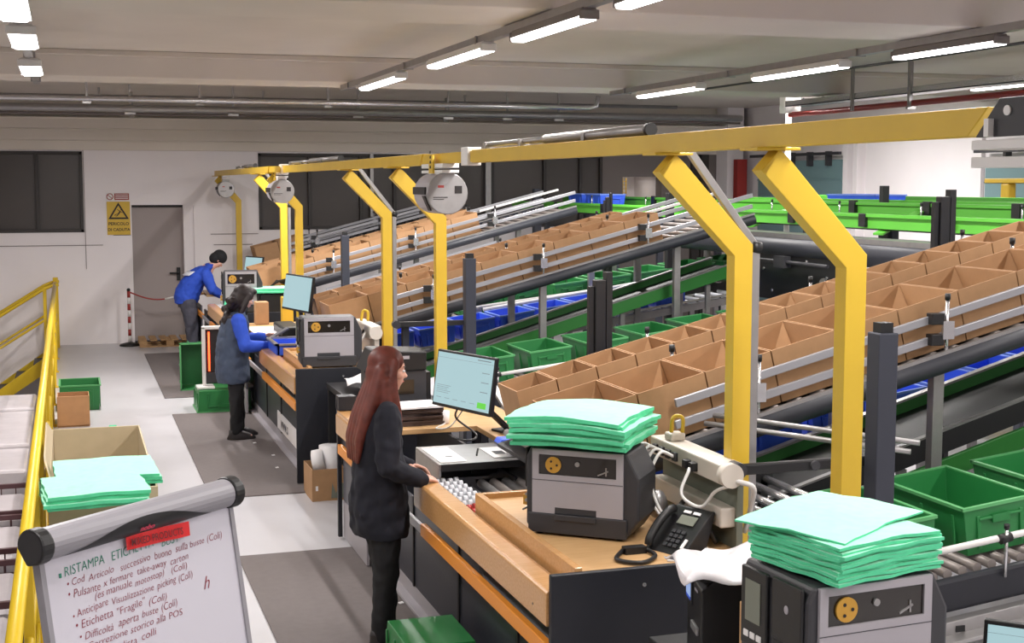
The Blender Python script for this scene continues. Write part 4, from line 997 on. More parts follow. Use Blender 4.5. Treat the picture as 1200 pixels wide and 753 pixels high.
def conveyor(k, y0, x1, desc, x0=2.42, rows=(True, True), end=5.95, rowend=None, sheet=None):
    t = thing('inclined_conveyor', 'inclined roller conveyor of cardboard boxes, %s' % desc, 'conveyor', (x0, y0, 0), 0, 'inclined box conveyors')
    def P(x, y, dz): return Vector((x-x0, y, zl(x)+dz))
    depth = 1.38 if rows[1] else 0.72
    for (y, nm) in ((-0.04, 'side_tube'), (depth, 'side_tube')):
        b = MB(); b.tube(P(x0+0.3, y, -0.255), P(x1, y, -0.255), 0.056, 16); b.build(nm, M_TUBE, t)
    for y in (-0.05, depth):
        b = MB(); b.bar(P(x0+0.25, y, -0.195), P(x1, y, -0.195), 0.03, 0.02); b.build('edge_strip', M_GREYMET, t)
    n = int((x1-x0)/0.14)
    for i in range(n):
        b = MB(); b.tube(P(x0+0.06+i*0.14, 0.0, -0.235), P(x0+0.06+i*0.14, depth-0.05, -0.235), 0.025, 8); b.build('roller', M_ROLLER, t)
    b = MB(); b.prism([P(x0, 0, -0.30), P(x1, 0, -0.30), P(x1, depth-.05, -0.30), P(x0, depth-.05, -0.30)], (0, 0, 0.02)); b.build('bed_plate', M_BLACKM, t)
    rails = [(0.0, 0.0), (0.0, -0.115)]
    rails += [(depth, 0.0), (depth, -0.115)]
    for (y, dz) in rails:
        b = MB(); b.bar(P(x0+0.55 if y == 0 else x0+0.1, y, dz), P(x1, y, dz), 0.022, 0.045); b.build('guide_rail', M_ALU, t, bevel=0.004)
    if rows[1]:
        b = MB(); b.bar(P(x0+0.5, 0.72, 0.035), P(x1, 0.72, 0.035), 0.03, 0.03); b.build('centre_rail', M_WHITEMET, t, bevel=0.004)
    i = 0
    xx = x0+0.95
    while xx < x1-0.2:
        for (y, s) in ((-0.02, -1), (depth+0.02, 1)):
            for dz in (0.0, -0.115):
                b = MB(); b.bx(P(xx, y, 0).x-0.04, P(xx, y, 0).x+0.04, y-0.03, y+0.03, P(xx, y, dz).z-0.03, P(xx, y, dz).z+0.033); b.build('clamp', M_BLACK, t, bevel=0.004)
            b = MB(); b.tube(P(xx+0.06, y+s*0.02, -0.24), P(xx+0.06, y+s*0.02, 0.09), 0.011, 8); b.tube(P(xx+0.06, y+s*0.02, 0.09), P(xx+0.06, y+s*0.02, 0.125), 0.016, 8, mi=1); b.bx(P(xx+.06, 0, 0).x-0.035, P(xx+.06, 0, 0).x+0.035, y-0.04, y-0.02, P(xx, 0, -0.06).z-0.05, P(xx, 0, -0.06).z+0.05)
            b.build('rail_bracket', [M_STEEL, M_BLACK], t)
        if rows[1]:
            b = MB(); b.tube(P(xx-0.1, 0.70, -0.2), P(xx-0.1, 0.70, 0.10), 0.011, 8); b.tube(P(xx-0.1, 0.70, 0.10), P(xx-0.1, 0.70, 0.14), 0.018, 8, mi=1); b.tube(P(xx-0.16, 0.70, 0.02), P(xx+0.05, 0.70, 0.04), 0.012, 8); b.build('rail_bracket', [M_STEEL, M_BLACK], t)
        xx += 1.15
    for lx in (x0+0.75, x0+2.2, x0+3.7):
        if lx > x1: continue
        for y in (0.10, depth-0.235):
            b = MB(); top = P(lx, y, -0.36); b.bx(top.x-0.035, top.x+0.035, y-0.03, y+0.03, 0, top.z+0.05); b.build('leg', M_GREYMET if lx > x0+1 else M_PILLAR, t, bevel=0.004)
    if sheet:
        b = MB(); b.prism([P(x0+0.9, -0.05, -0.85), P(x1-1.2, -0.05, -0.85), P(x1-1.2, -0.05, -0.37), P(x0+0.9, -0.05, -0.37)], (0, 0.02, 0)); b.build('side_sheet', M_ALU, t)
    # boxes, each its own thing
    q = 0
    for (row, me, pitch, yy, wname) in ((0, me_boxA, 0.40, 0.07, 'deep row'), (1, me_boxB, 0.253, 0.93, 'narrow row')):
        if not rows[row]: continue
        x = x0+0.05 if row == 0 else x0+0.06; j = 0
        while x + pitch*0.9 < (rowend or end):
            o = bpy.data.objects.new('cardboard_box', me); COL.objects.link(o)
            o.location = (x, y0+yy, zl(x)-0.205); o.rotation_euler = (0, -AI, 0)
            tag(o, 'open cardboard box, %s up in the %s, %s' % (ORD[j], wname, desc.split(',')[0]), 'box', 'boxes in the %s of the %s' % (wname, desc.split(',')[0]))
            x += pitch*math.cos(AI); j += 1
    return t
conveyor(0, 6.4, 6.95, 'conveyor behind the first station, lowest in the picture', end=6.2)
conveyor(1, 13.1, 6.95, 'conveyor behind the second station, middle one', end=5.95)
conveyor(2, 18.45, 6.95, 'conveyor behind the third station, second from the back wall', end=5.8, sheet=True)
conveyor(3, 22.75, 5.9, 'conveyor along the back wall, short box row', x0=2.95, rows=(True, False), end=3.9)

# ------------------------------------------------------------------ bays between the box conveyors: green totes, dark green belts, blue totes
def slope_thing(name, label, cat, loc, grp): return thing(name, label, cat, loc, 0, grp)
BAYN = ['bay before the first box conveyor', 'bay before the second box conveyor']
for k, dy in ((0, 0.0), (1, 6.65)):
    bay = BAYN[k]
    # --- green tote conveyor, rising gently
    SG = 0.112
    zt = lambda x: 0.80 + SG*(x-4.2)
    x0, x1 = 3.5, 7.0
    t = slope_thing('tote_conveyor', 'roller conveyor with green totes in the %s' % bay, 'conveyor', (x0, 5.6+dy, 0), 'green tote conveyors')
    P = lambda x, y, dz: Vector((x-x0, y, zt(x)+dz))
    for i in range(int((x1-x0)/0.085)):
        b = MB(); b.tube(P(x0+0.03+i*0.085, -0.06, -0.03), P(x0+0.03+i*0.085, 0.78, -0.03), 0.026, 8); b.build('roller', M_ROLLER, t)
    for y in (-0.09, 0.80):
        b = MB(); b.bar(P(x0, y, -0.12), P(x1, y, -0.12), 0.05, 0.17); b.build('side_beam', M_NAVY, t, bevel=0.02)
    b = MB(); b.bar(P(x0, -0.16, -0.25), P(x1, -0.16, -0.25), 0.06, 0.07); b.bar(P(x0, -0.22, -0.29), P(x1, -0.22, -0.29), 0.10, 0.02); b.build('cable_channel', M_GREYMET, t, bevel=0.004)
    b = MB(); b.bx(P(x0+0.5, 0, 0).x, P(x0+0.5, 0, 0).x+0.05, -0.195, -0.188, P(x0+.5, 0, -.27).z, P(x0+.5, 0, -.24).z); b.build('channel_socket', M_BLACK, t)
    b = MB(); b.tube(P(x0, -0.10, 0.11), P(x1, -0.10, 0.11), 0.017, 10); b.build('guide_rail', M_WHITEMET, t)
    for i in range(4):
        xx = x0+0.3+i*0.9 if k == 1 else x0+0.82+i*0.9
        b = MB(); b.tube(P(xx, -0.13, -0.08), P(xx, -0.13, 0.16), 0.009, 8); b.tube(P(xx, -0.13, 0.16), P(xx, -0.13, 0.185), 0.014, 8, mi=1); b.tube(P(xx-.03, -0.12, 0.11), P(xx+.03, -0.12, 0.115), 0.026, 8, mi=1); b.build('rail_bracket', [M_STEEL, M_BLACK], t)
    for xx in (x0+0.2, x0+1.9, x0+3.2):
        for y in (-0.05, 0.76):
            b = MB(); top = P(xx, y, -0.15); b.bx(top.x-0.025, top.x+0.025, y-0.02, y+0.02, 0, top.z); b.build('leg', M_GREYMET, t)
    for i, xc in enumerate((3.82, 4.40, 4.985, 5.56, 6.14, 6.72)):
        make_tote('open green tote in the %s, %s from the stations' % (bay, ORD[i]), (xc, 5.965+dy, zt(xc)+0.004), 'green', rot=(0, -math.atan(SG), 0), grp='green totes in the ' + bay)
    # --- dark green belt incline
    SB = 0.285
    zb = lambda x: 1.345 + SB*(x-5.5)
    xa, xb = 3.3, 7.0
    t = slope_thing('belt_incline', 'inclined belt between dark green side rails in the %s' % bay, 'conveyor', (xa, 6.75+dy, 0), 'dark green belt inclines')
    Q = lambda x, y, dz: Vector((x-xa, y, zb(x)+dz))
    b = MB(); b.bar(Q(xa, 0.75, -0.02), Q(xb, 0.75, -0.02), 0.03, 0.11); b.build('side_rail', M_DARKGRN, t, bevel=0.004)
    b = MB(); b.bar(Q(xa, 0.75, 0.04), Q(xb, 0.75, 0.04), 0.05, 0.015); b.build('rail_edge', M_GREYMET, t)
    b = MB(); b.bar(Q(xa, 0.0, -0.02), Q(xb, 0.0, -0.02), 0.03, 0.13); b.build('side_rail', M_DARKGRN if k else M_BLACKM, t, bevel=0.004)
    b = MB(); b.bar(Q(xa, 0.0, 0.052), Q(xb, 0.0, 0.052), 0.04, 0.012); b.build('rail_edge', M_GREYMET, t)
    if k == 0:
        b = MB(); b.bar(Q(xa, -0.04, -0.17), Q(xb, -0.04, -0.17), 0.03, 0.12); b.build('lower_rail', M_DARKGRN, t, bevel=0.004)
    b = MB(); b.prism([Q(xa, 0.02, -0.07), Q(xb, 0.02, -0.07), Q(xb, 0.73, -0.07), Q(xa, 0.73, -0.07)], (0, 0, 0.03)); b.build('belt', M_BLACKM, t)
    for xx in (4.6, 5.6, 6.6):
        for y in (0.03, 0.72):
            b = MB(); top = Q(xx, y, -0.1); b.bx(top.x-0.025, top.x+0.025, y-0.02, y+0.02, 0, top.z); b.build('leg', M_GREYMET, t)
    # --- blue totes on their line
    SL_ = 0.135
    zc = lambda x: 0.98 + SL_*(x-4.5)
    xa2, xb2 = 3.12, 7.4
    t = slope_thing('tote_conveyor', 'steel framed conveyor with blue totes in the %s' % bay, 'conveyor', (xa2, 7.65+dy, 0), 'blue tote conveyors')
    Q2 = lambda x, y, dz: Vector((x-xa2, y, zc(x)+dz))
    for y in (-0.05, 0.62):
        b = MB(); b.bar(Q2(xa2, y, -0.05), Q2(xb2, y, -0.05), 0.05, 0.08); b.build('side_beam', M_GREYMET, t)
    for i in range(30):
        b = MB(); b.tube(Q2(xa2+0.05+i*0.148, -0.02, -0.02), Q2(xa2+0.05+i*0.148, 0.6, -0.02), 0.02, 8); b.build('roller', M_WHEEL, t)
    b = MB(); b.tube(Q2(xa2, -0.045, 0.02), Q2(xb2, -0.045, 0.02), 0.014, 8); b.tube(Q2(xa2+0.1, -0.09, -0.07), Q2(xa2+1.2, -0.09, -0.07), 0.014, 8); b.build('guide_rail', M_WHITEMET, t)
    b = MB(); b.tube(Q2(xa2+1.4, 0.68, 0.23), Q2(xb2, 0.68, 0.23), 0.022, 8); b.build('guide_rail', M_WHITEMET, t)
    for xx in (xa2+0.3, xa2+2.2, xa2+4.0):
        for y in (-0.03, 0.6):
            b = MB(); top = Q2(xx, y, -0.05); b.bx(top.x-0.025, top.x+0.025, y-0.02, y+0.02, 0, top.z); b.build('leg', M_GREYMET, t)
    for i, xc in enumerate((3.36, 3.82, 4.28, 4.74, 5.2, 5.66, 6.12, 6.58)):
        make_tote('open blue tote in the %s, %s from the stations' % (bay, ORD[i]), (xc, 7.95+dy, zc(xc)+0.004), 'blue', L=0.58, W=0.40, H=0.21, rot=(0, -math.atan(SL_), 0), grp='blue totes in the ' + bay)
# far row of green totes under the second box conveyor
zf = lambda x: 1.16 + 0.11*(x-5.0)
t = thing('tote_conveyor', 'tote conveyor with white rail under the second box conveyor', 'conveyor', (4.2, 15.2, 0), 0, 'green tote conveyors')
for y in (-0.05, 0.7):
    b = MB(); b.bar((0, y, zf(4.2)-0.08), (4.2, y, zf(8.4)-0.08), 0.05, 0.14); b.build('side_beam', M_BLACKM, t)
b = MB(); b.tube((0, -0.1, zf(4.2)+0.13), (4.2, -0.1, zf(8.4)+0.13), 0.018, 8); b.build('guide_rail', M_WHITEMET, t)
for i in range(26):
    b = MB(); b.tube((0.05+i*0.16, -0.03, zf(4.2+i*0.16)-0.03), (0.05+i*0.16, 0.68, zf(4.2+i*0.16)-0.03), 0.025, 8); b.build('roller', M_ROLLER, t)
for xx in (0.3, 1.7, 2.3, 3.6):
    for y in (-0.08, 0.7):
        b = MB(); b.bx(xx-0.035, xx+0.035, y-0.03, y+0.03, 0, zf(4.2+xx)+0.35); b.build('leg', M_GREYMET, t)
for i, xc in enumerate((4.6, 5.15, 5.7, 6.25, 6.8, 7.35, 7.9)):
    make_tote('open green tote under the second box conveyor, %s from the stations' % ORD[i], (xc, 15.53, zf(xc)+0.002), 'green', rot=(0, -math.atan(0.11), 0), grp='green totes under the second box conveyor')

# ------------------------------------------------------------------ bright green main conveyor across the ends
t = thing('belt_conveyor', 'long bright green main conveyor running across behind the box conveyors', 'conveyor', (7.5, 8.0, 0), 0)
for (x, z0, z1) in ((0.0, 2.215, 2.36), (0.95, 2.31, 2.45)):
    b = MB(); b.bx(x-0.025, x+0.025, 0, 15.0, z0, z1); b.bx(x-0.05, x+0.02, 0, 15, z1-0.035, z1); b.build('side_rail', M_BELTG, t, bevel=0.004)
b = MB(); b.bx(0.02, 0.92, 0, 15.0, 2.20, 2.225); b.build('belt', M_BLACKM, t)
b = MB(); b.bx(-0.32, -0.02, 0, 8.4, 2.08, 2.13); b.build('deck_strip', M_GREYMET, t)
b = MB(); b.tube((-0.25, 1.0, 1.98), (-0.25, 8.2, 1.98), 0.12, 18); b.build('side_tube', M_TUBE, t)
for y in (0.9, 2.3, 3.7, 5.1, 6.5, 8.6, 10.6, 12.6):
    b = MB(); b.bx(-0.06, -0.025, y, y+0.12, 2.23, 2.36); b.build('joint_plate', M_BLACK, t, bevel=0.004)
    b = MB(); b.bx(0.88, 0.93, y+0.3, y+0.42, 2.33, 2.47); b.build('joint_plate', M_BLACK, t, bevel=0.004)
    b = MB(); b.tube((-0.04, y+0.5, 2.33), (-0.04, y+0.5, 2.45), 0.008, 8); b.tube((-0.04, y+0.5, 2.45), (-0.04, y+0.5, 2.48), 0.013, 8, mi=1); b.build('sensor_post', [M_STEEL, M_BLACK], t)
for y in (1.5, 4.5, 8.6, 10.5, 13.5):
    for x in (0.1, 0.8):
        b = MB(); b.bx(x-0.04, x+0.04, y-0.04, y+0.04, 0, 2.2); b.build('leg', M_PILLAR, t)
for y in (1.2, 3.4, 6.0):
    b = MB(); b.bar((-0.1, y, 2.17), (0.95, y+0.8, 2.38), 0.10, 0.02); b.build('cross_deck', M_BELTG, t)
t = thing('belt_conveyor', 'second bright green conveyor branching off at the side by the yellow rack', 'conveyor', (8.9, 9.0, 0))
b = MB(); b.bx(0, 0.05, 0, 8, 2.33, 2.47); b.build('side_rail', M_BELTG, t, bevel=0.004)
b = MB(); b.bx(0.9, 0.95, 0, 8, 2.38, 2.50); b.build('side_rail', M_BELTG, t, bevel=0.004)
b = MB(); b.bx(0.05, 0.9, 0, 8, 2.33, 2.36); b.build('belt', M_BLACKM, t)
for y in (1.0, 4.0, 7.0):
    b = MB(); b.bx(0.4, 0.5, y, y+0.1, 0, 2.33); b.build('leg', M_PILLAR, t)
# blue crates riding on the green conveyor
for i, (x, y, lab) in enumerate(((8.0, 19.9, 'flat blue crate on the green conveyor, the one between the slanting yellow arms'), (8.0, 20.7, 'flat blue crate on the green conveyor beside the slanting yellow arm, farther one'), (9.35, 14.7, 'long flat blue crate on the green conveyor before the white wall panel'))):
    make_tote(lab, (x, y, 2.30 if x < 9 else 2.36), 'blue', L=0.62 if i < 2 else 1.1, W=0.42, H=0.19 if i < 2 else 0.16, grp='blue crates on the green conveyor')
# black drive housing below the green conveyor
t = thing('drive_housing', 'black bolted drive plate with shaft below the big grey tube', 'machine housing', (7.16, 11.6, 1.42))
b = MB(); b.bx(0, 0.08, 0, 1.95, 0, 0.50); b.build('housing_plate', M_BLACK, t, bevel=0.01)
b = MB()
for (y, z) in ((0.1, 0.08), (0.4, 0.1), (0.9, 0.12), (1.4, 0.1), (1.8, 0.1), (0.3, 0.3), (1.6, 0.32), (0.1, 0.42), (0.7, 0.44), (1.2, 0.43), (1.85, 0.4)): b.tube((0.0, y, z), (-0.012, y, z), 0.016, 8)
b.build('bolt_heads', M_STEEL, t)
b = MB(); b.tube((-0.06, 0.2, 0.42), (-0.06, 1.8, 0.42), 0.02, 10); b.bx(-0.1, -0.02, 1.0, 1.22, 0.36, 0.48); b.build('drive_shaft', M_DGREY, t)
b = MB(); b.tube((-0.03, 0.35, 0.24), (0.0, 0.35, 0.24), 0.055, 16); b.bar((-0.04, 0.4, 0.2), (-0.04, 0.48, 0.06), 0.03, 0.02); b.build('tension_wheel', M_GREYMET, t)
b = MB(); b.bx(-0.3, 0.2, -0.2, 1.7, -0.08, -0.03); b.build('base_frame', M_BLACKM, t)
for y in (0.0, 1.6):
    b = MB(); b.bx(0.05, 0.15, y-0.04, y+0.04, -1.42, -0.05); b.build('leg', M_BLACKM, t)

# ------------------------------------------------------------------ dark uprights
def upright(x, y, z, lab, m=M_PILLAR, w_=0.10, cap=True, double=False):
    t = thing('upright_post', lab, 'post', (x, y, 0), 0, 'dark conveyor uprights')
    b = MB(); b.bx(-w_/2, w_/2, -w_/2, w_/2, 0.012, z); b.build('post_profile', m, t, bevel=0.006)
    b = MB(); b.bx(-w_*.9, w_*.9, -w_*.9, w_*.9, 0, 0.012); b.build('base_plate', m, t)
    if cap:
        b = MB(); b.bx(-w_*.32, w_*.32, -w_*.32, w_*.32, z, z+0.045); b.build('post_cap', M_BLACK, t)
    if double:
        b = MB(); b.bx(w_*.55, w_*1.15, -w_/2, w_/2, 0, z+0.05); b.bx(-w_*1.05, -w_*.55, -w_*.2, w_*.4, 0, z-0.04); b.build('side_profile', M_BLACKM, t, bevel=0.004)
    return t
upright(3.48, 5.30, 1.985, 'dark slate upright post beside the yellow post before the box conveyor')
upright(3.48, 11.97, 1.975, 'dark slate upright post behind the lit monitor')
upright(3.48, 17.86, 1.975, 'dark slate upright post before the boxes of the third conveyor')
upright(3.225, 8.12, 2.04, 'black double upright post in the middle of the green totes', M_BLACKM, 0.07, False, True)
upright(6.02, 8.45, 2.56, 'black double upright post rising before the green conveyor by the white wall', M_BLACKM, 0.075, False, True)
upright(6.3, 15.6, 2.49, 'black upright post rising behind the middle boxes before the green conveyor', M_BLACKM, 0.05, False, True)
upright(6.95, 15.2, 2.54, 'dark upright post beside the slanting yellow arm before the green conveyor', M_BLACKM, 0.085, False)
upright(7.35, 21.3, 2.57, 'dark grey upright post at the far end of the green conveyor', M_PILLAR, 0.12, False)
upright(8.7, 13.3, 2.63, 'black upright post before the white wall panel', M_BLACKM, 0.08, False)
for i, (y, lab) in enumerate(((5.42, 'black swing arm joining the yellow post and the slate upright at the first station'), (12.05, 'black swing arm joining the yellow post and the slate upright at the second station'), (18.9, 'black swing arm behind the yellow posts of the third station'))):
    a = thing('swing_arm', lab, 'arm', (2.8, y, 1.385), 0, 'swing arms between posts')
    b = MB(); b.bx(0.0, 0.75, -0.06, -0.03, -0.025, 0.025); b.build('arm_bar', M_BLACK, a, bevel=0.008)
    b = MB(); b.tube((0.0, -0.075, 0), (0.0, 0.0, 0), 0.035, 14); b.build('arm_pivot', M_DGREY, a)
    b = MB(); b.tube((0.38, -0.075, 0), (0.38, -0.02, 0), 0.022, 12); b.build('arm_pivot', M_DGREY, a)
# steel frame rails by the near gantry post
t = thing('roller_track', 'short steel roller track behind the yellow posts at the first station', 'conveyor', (2.95, 5.8, 0))
for k in range(6):
    b = MB(); b.tube((0.05+k*0.09, 0.0, 1.02+0.018*k), (0.05+k*0.09, 0.5, 1.02+0.018*k), 0.02, 8); b.build('roller', M_STEEL, t)
for y in (-0.03, 0.53):
    b = MB(); b.bar((0, y, 1.0), (0.55, y, 1.11), 0.03, 0.07); b.build('side_beam', M_BLACKM, t)
for x in (0.1, 0.5):
    for y in (-0.03, 0.53):
        b = MB(); b.bx(x-0.02, x+0.02, y-0.015, y+0.015, 0, 1.0+0.2*x); b.build('leg', M_BLACKM, t)
for k in range(2):
    b = MB(); b.tube((0.15+0.05*k, 0.52, 1.42+0.04*k), (0.9+0.05*k, -0.2, 1.36+0.04*k), 0.014, 8); b.build('tie_rod', M_GREYMET, t)

# ------------------------------------------------------------------ yellow gantry over the stations
GX, BX = 2.87, 2.50
def gantry(label, y0, y1, posts, conduit, GX=2.87, BX=2.50, coupler=0):
    t = thing('gantry', label, 'gantry', (GX, y0, 0), 0, 'yellow gantries over the stations')
    bx_ = BX-GX
    b = MB(); b.prism([(bx_-0.04, 0.05, 2.785), (bx_-0.04, y1-y0+(0.75 if coupler == 0.55 else 0), 2.785), (bx_-0.04, y1-y0+(0.75 if coupler == 0.55 else 0), 2.865), (bx_-0.04, -0.04, 2.865)], (0.08, 0, 0)); b.build('beam', M_YEL, t, bevel=0.003)
    if coupler:
        b = MB(); b.bx(bx_-0.03, bx_+0.03, -coupler, 0.0, 2.79, 2.86); b.build('beam_coupler', M_YEL, t)
    for i, y in enumerate(posts):
        yy = y-y0; s = 0.045
        p = MB(); p.prism([(-s, yy-0.04, 0), (s, yy-0.04, 0), (s, yy-0.04, 2.38), (bx_+0.075, yy-0.04, 2.74), (bx_+0.03, yy-0.04, 2.78), (bx_-0.045, yy-0.04, 2.70), (-s, yy-0.04, 2.33)], (0, 0.08, 0)); p.build('post', M_YEL, t, bevel=0.003)
        p = MB(); p.bx(bx_-0.08, bx_+0.10, yy-0.07, yy+0.07, 2.774, 2.785); p.build('head_plate', M_YEL, t, bevel=0.002)
        p = MB(); p.bx(-0.1, 0.1, yy-0.1, yy+0.1, 0, 0.015); p.build('foot_plate', M_YEL, t)
        if i == 0 and conduit:
            p = MB(); p.bar((0.075, yy, 0.3), (0.075, yy, 2.36), 0.03, 0.04); p.bar((0.075, yy, 2.37), (bx_+0.11, yy, 2.80), 0.03, 0.035); cc = p.build('cable_conduit', M_GREYMET, t, bevel=0.004)
            p = MB(); p.tube((0.055, yy, 2.37), (0.1, yy, 2.36), 0.03, 8); p.build('conduit_elbow', M_BLACK, cc)
    return t
gantry('yellow gantry over the first station with bent posts, biggest in the picture', 3.30, 8.40, (5.52, 4.60), True)
gantry('yellow gantry over the second station, between the two drum shaped reels', 9.72, 16.40, (12.68, 10.72), True, coupler=1.32)
gantry('yellow gantry over the third station before the white wall', 16.95, 22.6, (18.28, 17.02, 23.3), True, 2.74, 2.40, 0.55)
g = MB(); g.bx(BX-0.04, BX+0.04, -1.5, 3.05, 2.785, 2.865); tag(g.build('beam_end', M_YEL, bevel=0.003), 'end of another yellow beam entering at the picture edge beyond the grey bracket', 'beam')
g = thing('gantry_bracket', 'grey steel bracket with eye bolt joining the yellow beams at the picture edge', 'bracket', (BX, 3.18, 2.76))
b = MB(); b.prism([(-0.05, -0.13, 0.02), (-0.05, 0.12, 0.02), (-0.05, 0.02, 0.125), (-0.05, -0.13, 0.125)], (0.02, 0, 0)); b.build('bracket_plate', M_DGREY, g, bevel=0.002)
b = MB(); b.tube((-0.056, -0.02, 0.09), (-0.05, -0.02, 0.09), 0.014, 12); b.build('eye_bolt', M_WHITEMET, g)
b = MB(); b.bar((-0.058, 0.05, 0.02), (-0.058, 0.05, 0.07), 0.02, 0.02); b.build('bracket_pin', M_WHITEMET, g)
b = MB(); b.bx(-0.055, 0.05, -1.4, 0.13, -0.015, 0.012); b.bx(-0.055, 0.05, -1.4, 0.13, -0.065, -0.035); b.build('double_rail', M_WHITEMET, g, bevel=0.003)

def reel(y, z, lab, s=1.0):
    t = thing('balancer_reel', lab, 'reel', (BX, y, z), 0, 'white drum reels on the gantry')
    b = MB(); prof = []
    for k in range(24):
        a = 2*math.pi*k/24
        prof.append((0.17*s*math.cos(a), 0, 0.17*s*math.sin(a)))
    b.prism([(x, -0.02*s, zz) for x, _, zz in prof], (0, 0.04*s, 0)); fd = b.build('face_disc', M_GREYMET, t, bevel=0.006)
    b = MB(); b.prism([(x*0.98, 0.02*s, zz*0.98) for x, _, zz in prof], (0, 0.42*s, 0)); b.build('drum', M_GREY, t, bevel=0.008)
    b = MB(); b.bx(0.06*s, 0.12*s, -0.024*s, -0.018*s, 0.0, 0.06*s); b.bx(-0.12*s, 0.0, -0.0235*s, -0.019*s, -0.035*s, -0.028*s); b.bx(-0.12*s, -0.03*s, -0.0235*s, -0.019*s, -0.05*s, -0.045*s); b.build('reel_marking', M_BLACKINK, fd)
    b = MB(); b.bx(-0.178*s, -0.165*s, 0.03*s, 0.42*s, -0.01*s, 0.05*s); b.prism([(-0.172*s, 0.02*s, -0.02*s), (-0.172*s, 0.10*s, -0.02*s), (-0.12*s, 0.10*s, -0.14*s), (-0.12*s, 0.02*s, -0.14*s)], (-0.01, 0, 0)); b.build('label_band', M_BLACKINK, t)
    b = MB()
    b.bx(-0.08*s, -0.03*s, -0.0225*s, -0.019*s, 0.045*s, 0.065*s); b.build('maker_emblem', M_RED, fd)
    zt = 2.78 - z
    b = MB(); b.bx(-0.06, 0.06, -0.1, 0.55*s, zt-0.02, zt+0.01); b.bx(-0.06, 0.06, -0.1, 0.55*s, zt-0.055, zt-0.035); b.prism([(-0.055, 0.02, 0.15*s), (-0.055, 0.3*s, 0.15*s), (-0.055, 0.4*s, zt-0.05), (-0.055, -0.04, zt-0.05)], (0.11, 0, 0)); b.build('hanger_rail', M_WHITEMET, t, bevel=0.003)
    b = MB(); b.bx(-0.075, -0.06, 0.12*s, 0.24*s, 0.16*s, zt+0.07); yp = b.build('yellow_plate', M_YEL, t)
    b = MB()
    for k in range(4): b.bx(-0.079, -0.0755, 0.165*s, 0.195*s, 0.20*s+k*0.04*s, 0.222*s+k*0.04*s)
    b.build('plate_marking', M_BLACKINK, yp)
    return t
reel(9.15, 2.585, 'white drum shaped reel hanging between the first and second yellow gantries', 0.86)
reel(16.75, 2.56, 'white drum shaped reel hanging between the second and third yellow gantries', 0.86)
reel(22.9, 2.56, 'white drum shaped reel hanging at the far end of the third yellow gantry', 0.8)
for (y, lab) in ((8.52, 'white switch box at the end of the first yellow beam'), (16.55, 'white switch box between the second and third yellow beams')):
    b = MB(); b.bx(BX-0.05, BX+0.045, y-0.05, y+0.10, 2.768, 2.885); tag(b.build('switch_box', M_WHITEMET, bevel=0.006), lab, 'switch box', 'switch boxes on the gantry')
for (y0, y1, lab) in ((5.75, 8.3, 'grey cylinder rod lying along the top of the first yellow beam'), (13.1, 16.2, 'grey cylinder rod lying along the top of the second yellow beam'), (18.6, 20.6, 'thin grey rod along the top of the third yellow beam')):
    t = thing('cylinder_rod', lab, 'rod', (BX+0.02-(0.1 if y0 > 17 else 0), y0, 2.895), 0, 'rods along the beams')
    b = MB(); b.tube((0, 0, 0), (0, (y1-y0)*0.55, 0), 0.026, 12); b.tube((0, (y1-y0)*0.5, 0), (0, y1-y0, 0), 0.016, 12); b.build('rod_tube', M_GREYMET, t)
    b = MB(); b.tube((0, -0.03, 0), (0, 0.0, 0), 0.03, 12); b.build('rod_cap', M_BLACK, t)
    for f in (0.3, 0.7, 0.97):
        b = MB(); b.bx(-0.03, 0.03, (y1-y0)*f-0.02, (y1-y0)*f+0.02, -0.032, 0.012); b.build('rod_clip', M_GREYMET, t)
# yellow rack frame by the side wall
t = thing('yellow_rack', 'yellow steel guard frame before the teal door of the side wall', 'guard frame', (XR-0.9, 12.6, 0))
for k in range(5):
    b = MB(); b.bx(-0.06, 0.06, k*0.46, k*0.46+0.16, 0, 2.66); b.build('frame_upright', M_YEL, t, bevel=0.02)
b = MB(); b.bx(-0.08, 0.08, -0.05, 2.3, 2.66, 2.72); b.build('frame_top', M_YEL, t, bevel=0.01)
# ------------------------------------------------------------------ totes and heater on the floor
make_tote('open green tote on the floor beside the yellow railing', (0.08, 16.95, 0), 'green', L=0.62, W=0.46, H=0.30)
make_tote('green tote standing on its side with its open face turned to the aisle', (1.62, 18.12, 0.315), 'green', L=0.60, W=0.60, H=0.32, rot=(R(90), 0, 0))
make_tote('green tote turned upside down under the glowing heater', (1.68, 16.28, 0.262), 'green', L=0.60, W=0.62, H=0.25, rot=(R(180), 0, 0))
make_tote('green tote turned upside down on the floor by the orange strip of the first station', (1.752, 6.78, 0.312), 'green', L=0.5, W=0.40, H=0.30, rot=(R(180), 0, 0))
t = thing('heater', 'white framed electric heater with glowing orange tubes on the upturned green tote', 'heater', (1.70, 16.2, 0.268))
b = MB()
for s in (-1, 1):
    b.bx(s*0.23-0.02, s*0.23+0.02, -0.03, 0.03, 0.03, 0.72)
b.bx(-0.25, 0.25, -0.03, 0.03, 0.69, 0.73); b.build('heater_frame', M_WHITEMET, t, bevel=0.008)
for s in (-1, 1):
    b = MB(); b.bx(s*0.22-0.10, s*0.22+0.10, -0.12, 0.12, 0, 0.03); b.build('heater_foot', M_WHITEMET, t, bevel=0.008)
b = MB(); b.bx(-0.21, 0.21, 0.01, 0.03, 0.18, 0.69); b.build('reflector', M_BLACKM, t)
b = MB(); b.bx(-0.21, 0.21, -0.03, 0.03, 0.06, 0.18); b.build('control_panel', M_DGREY, t, bevel=0.004)
for k in range(1):
    for s in (-1, 1):
        b = MB(); b.tube((s*(0.17-k*0.04), -0.01, 0.2), (s*(0.17-k*0.04), -0.01, 0.66), 0.011, 10); b.build('heating_tube', M_GLOW, t)
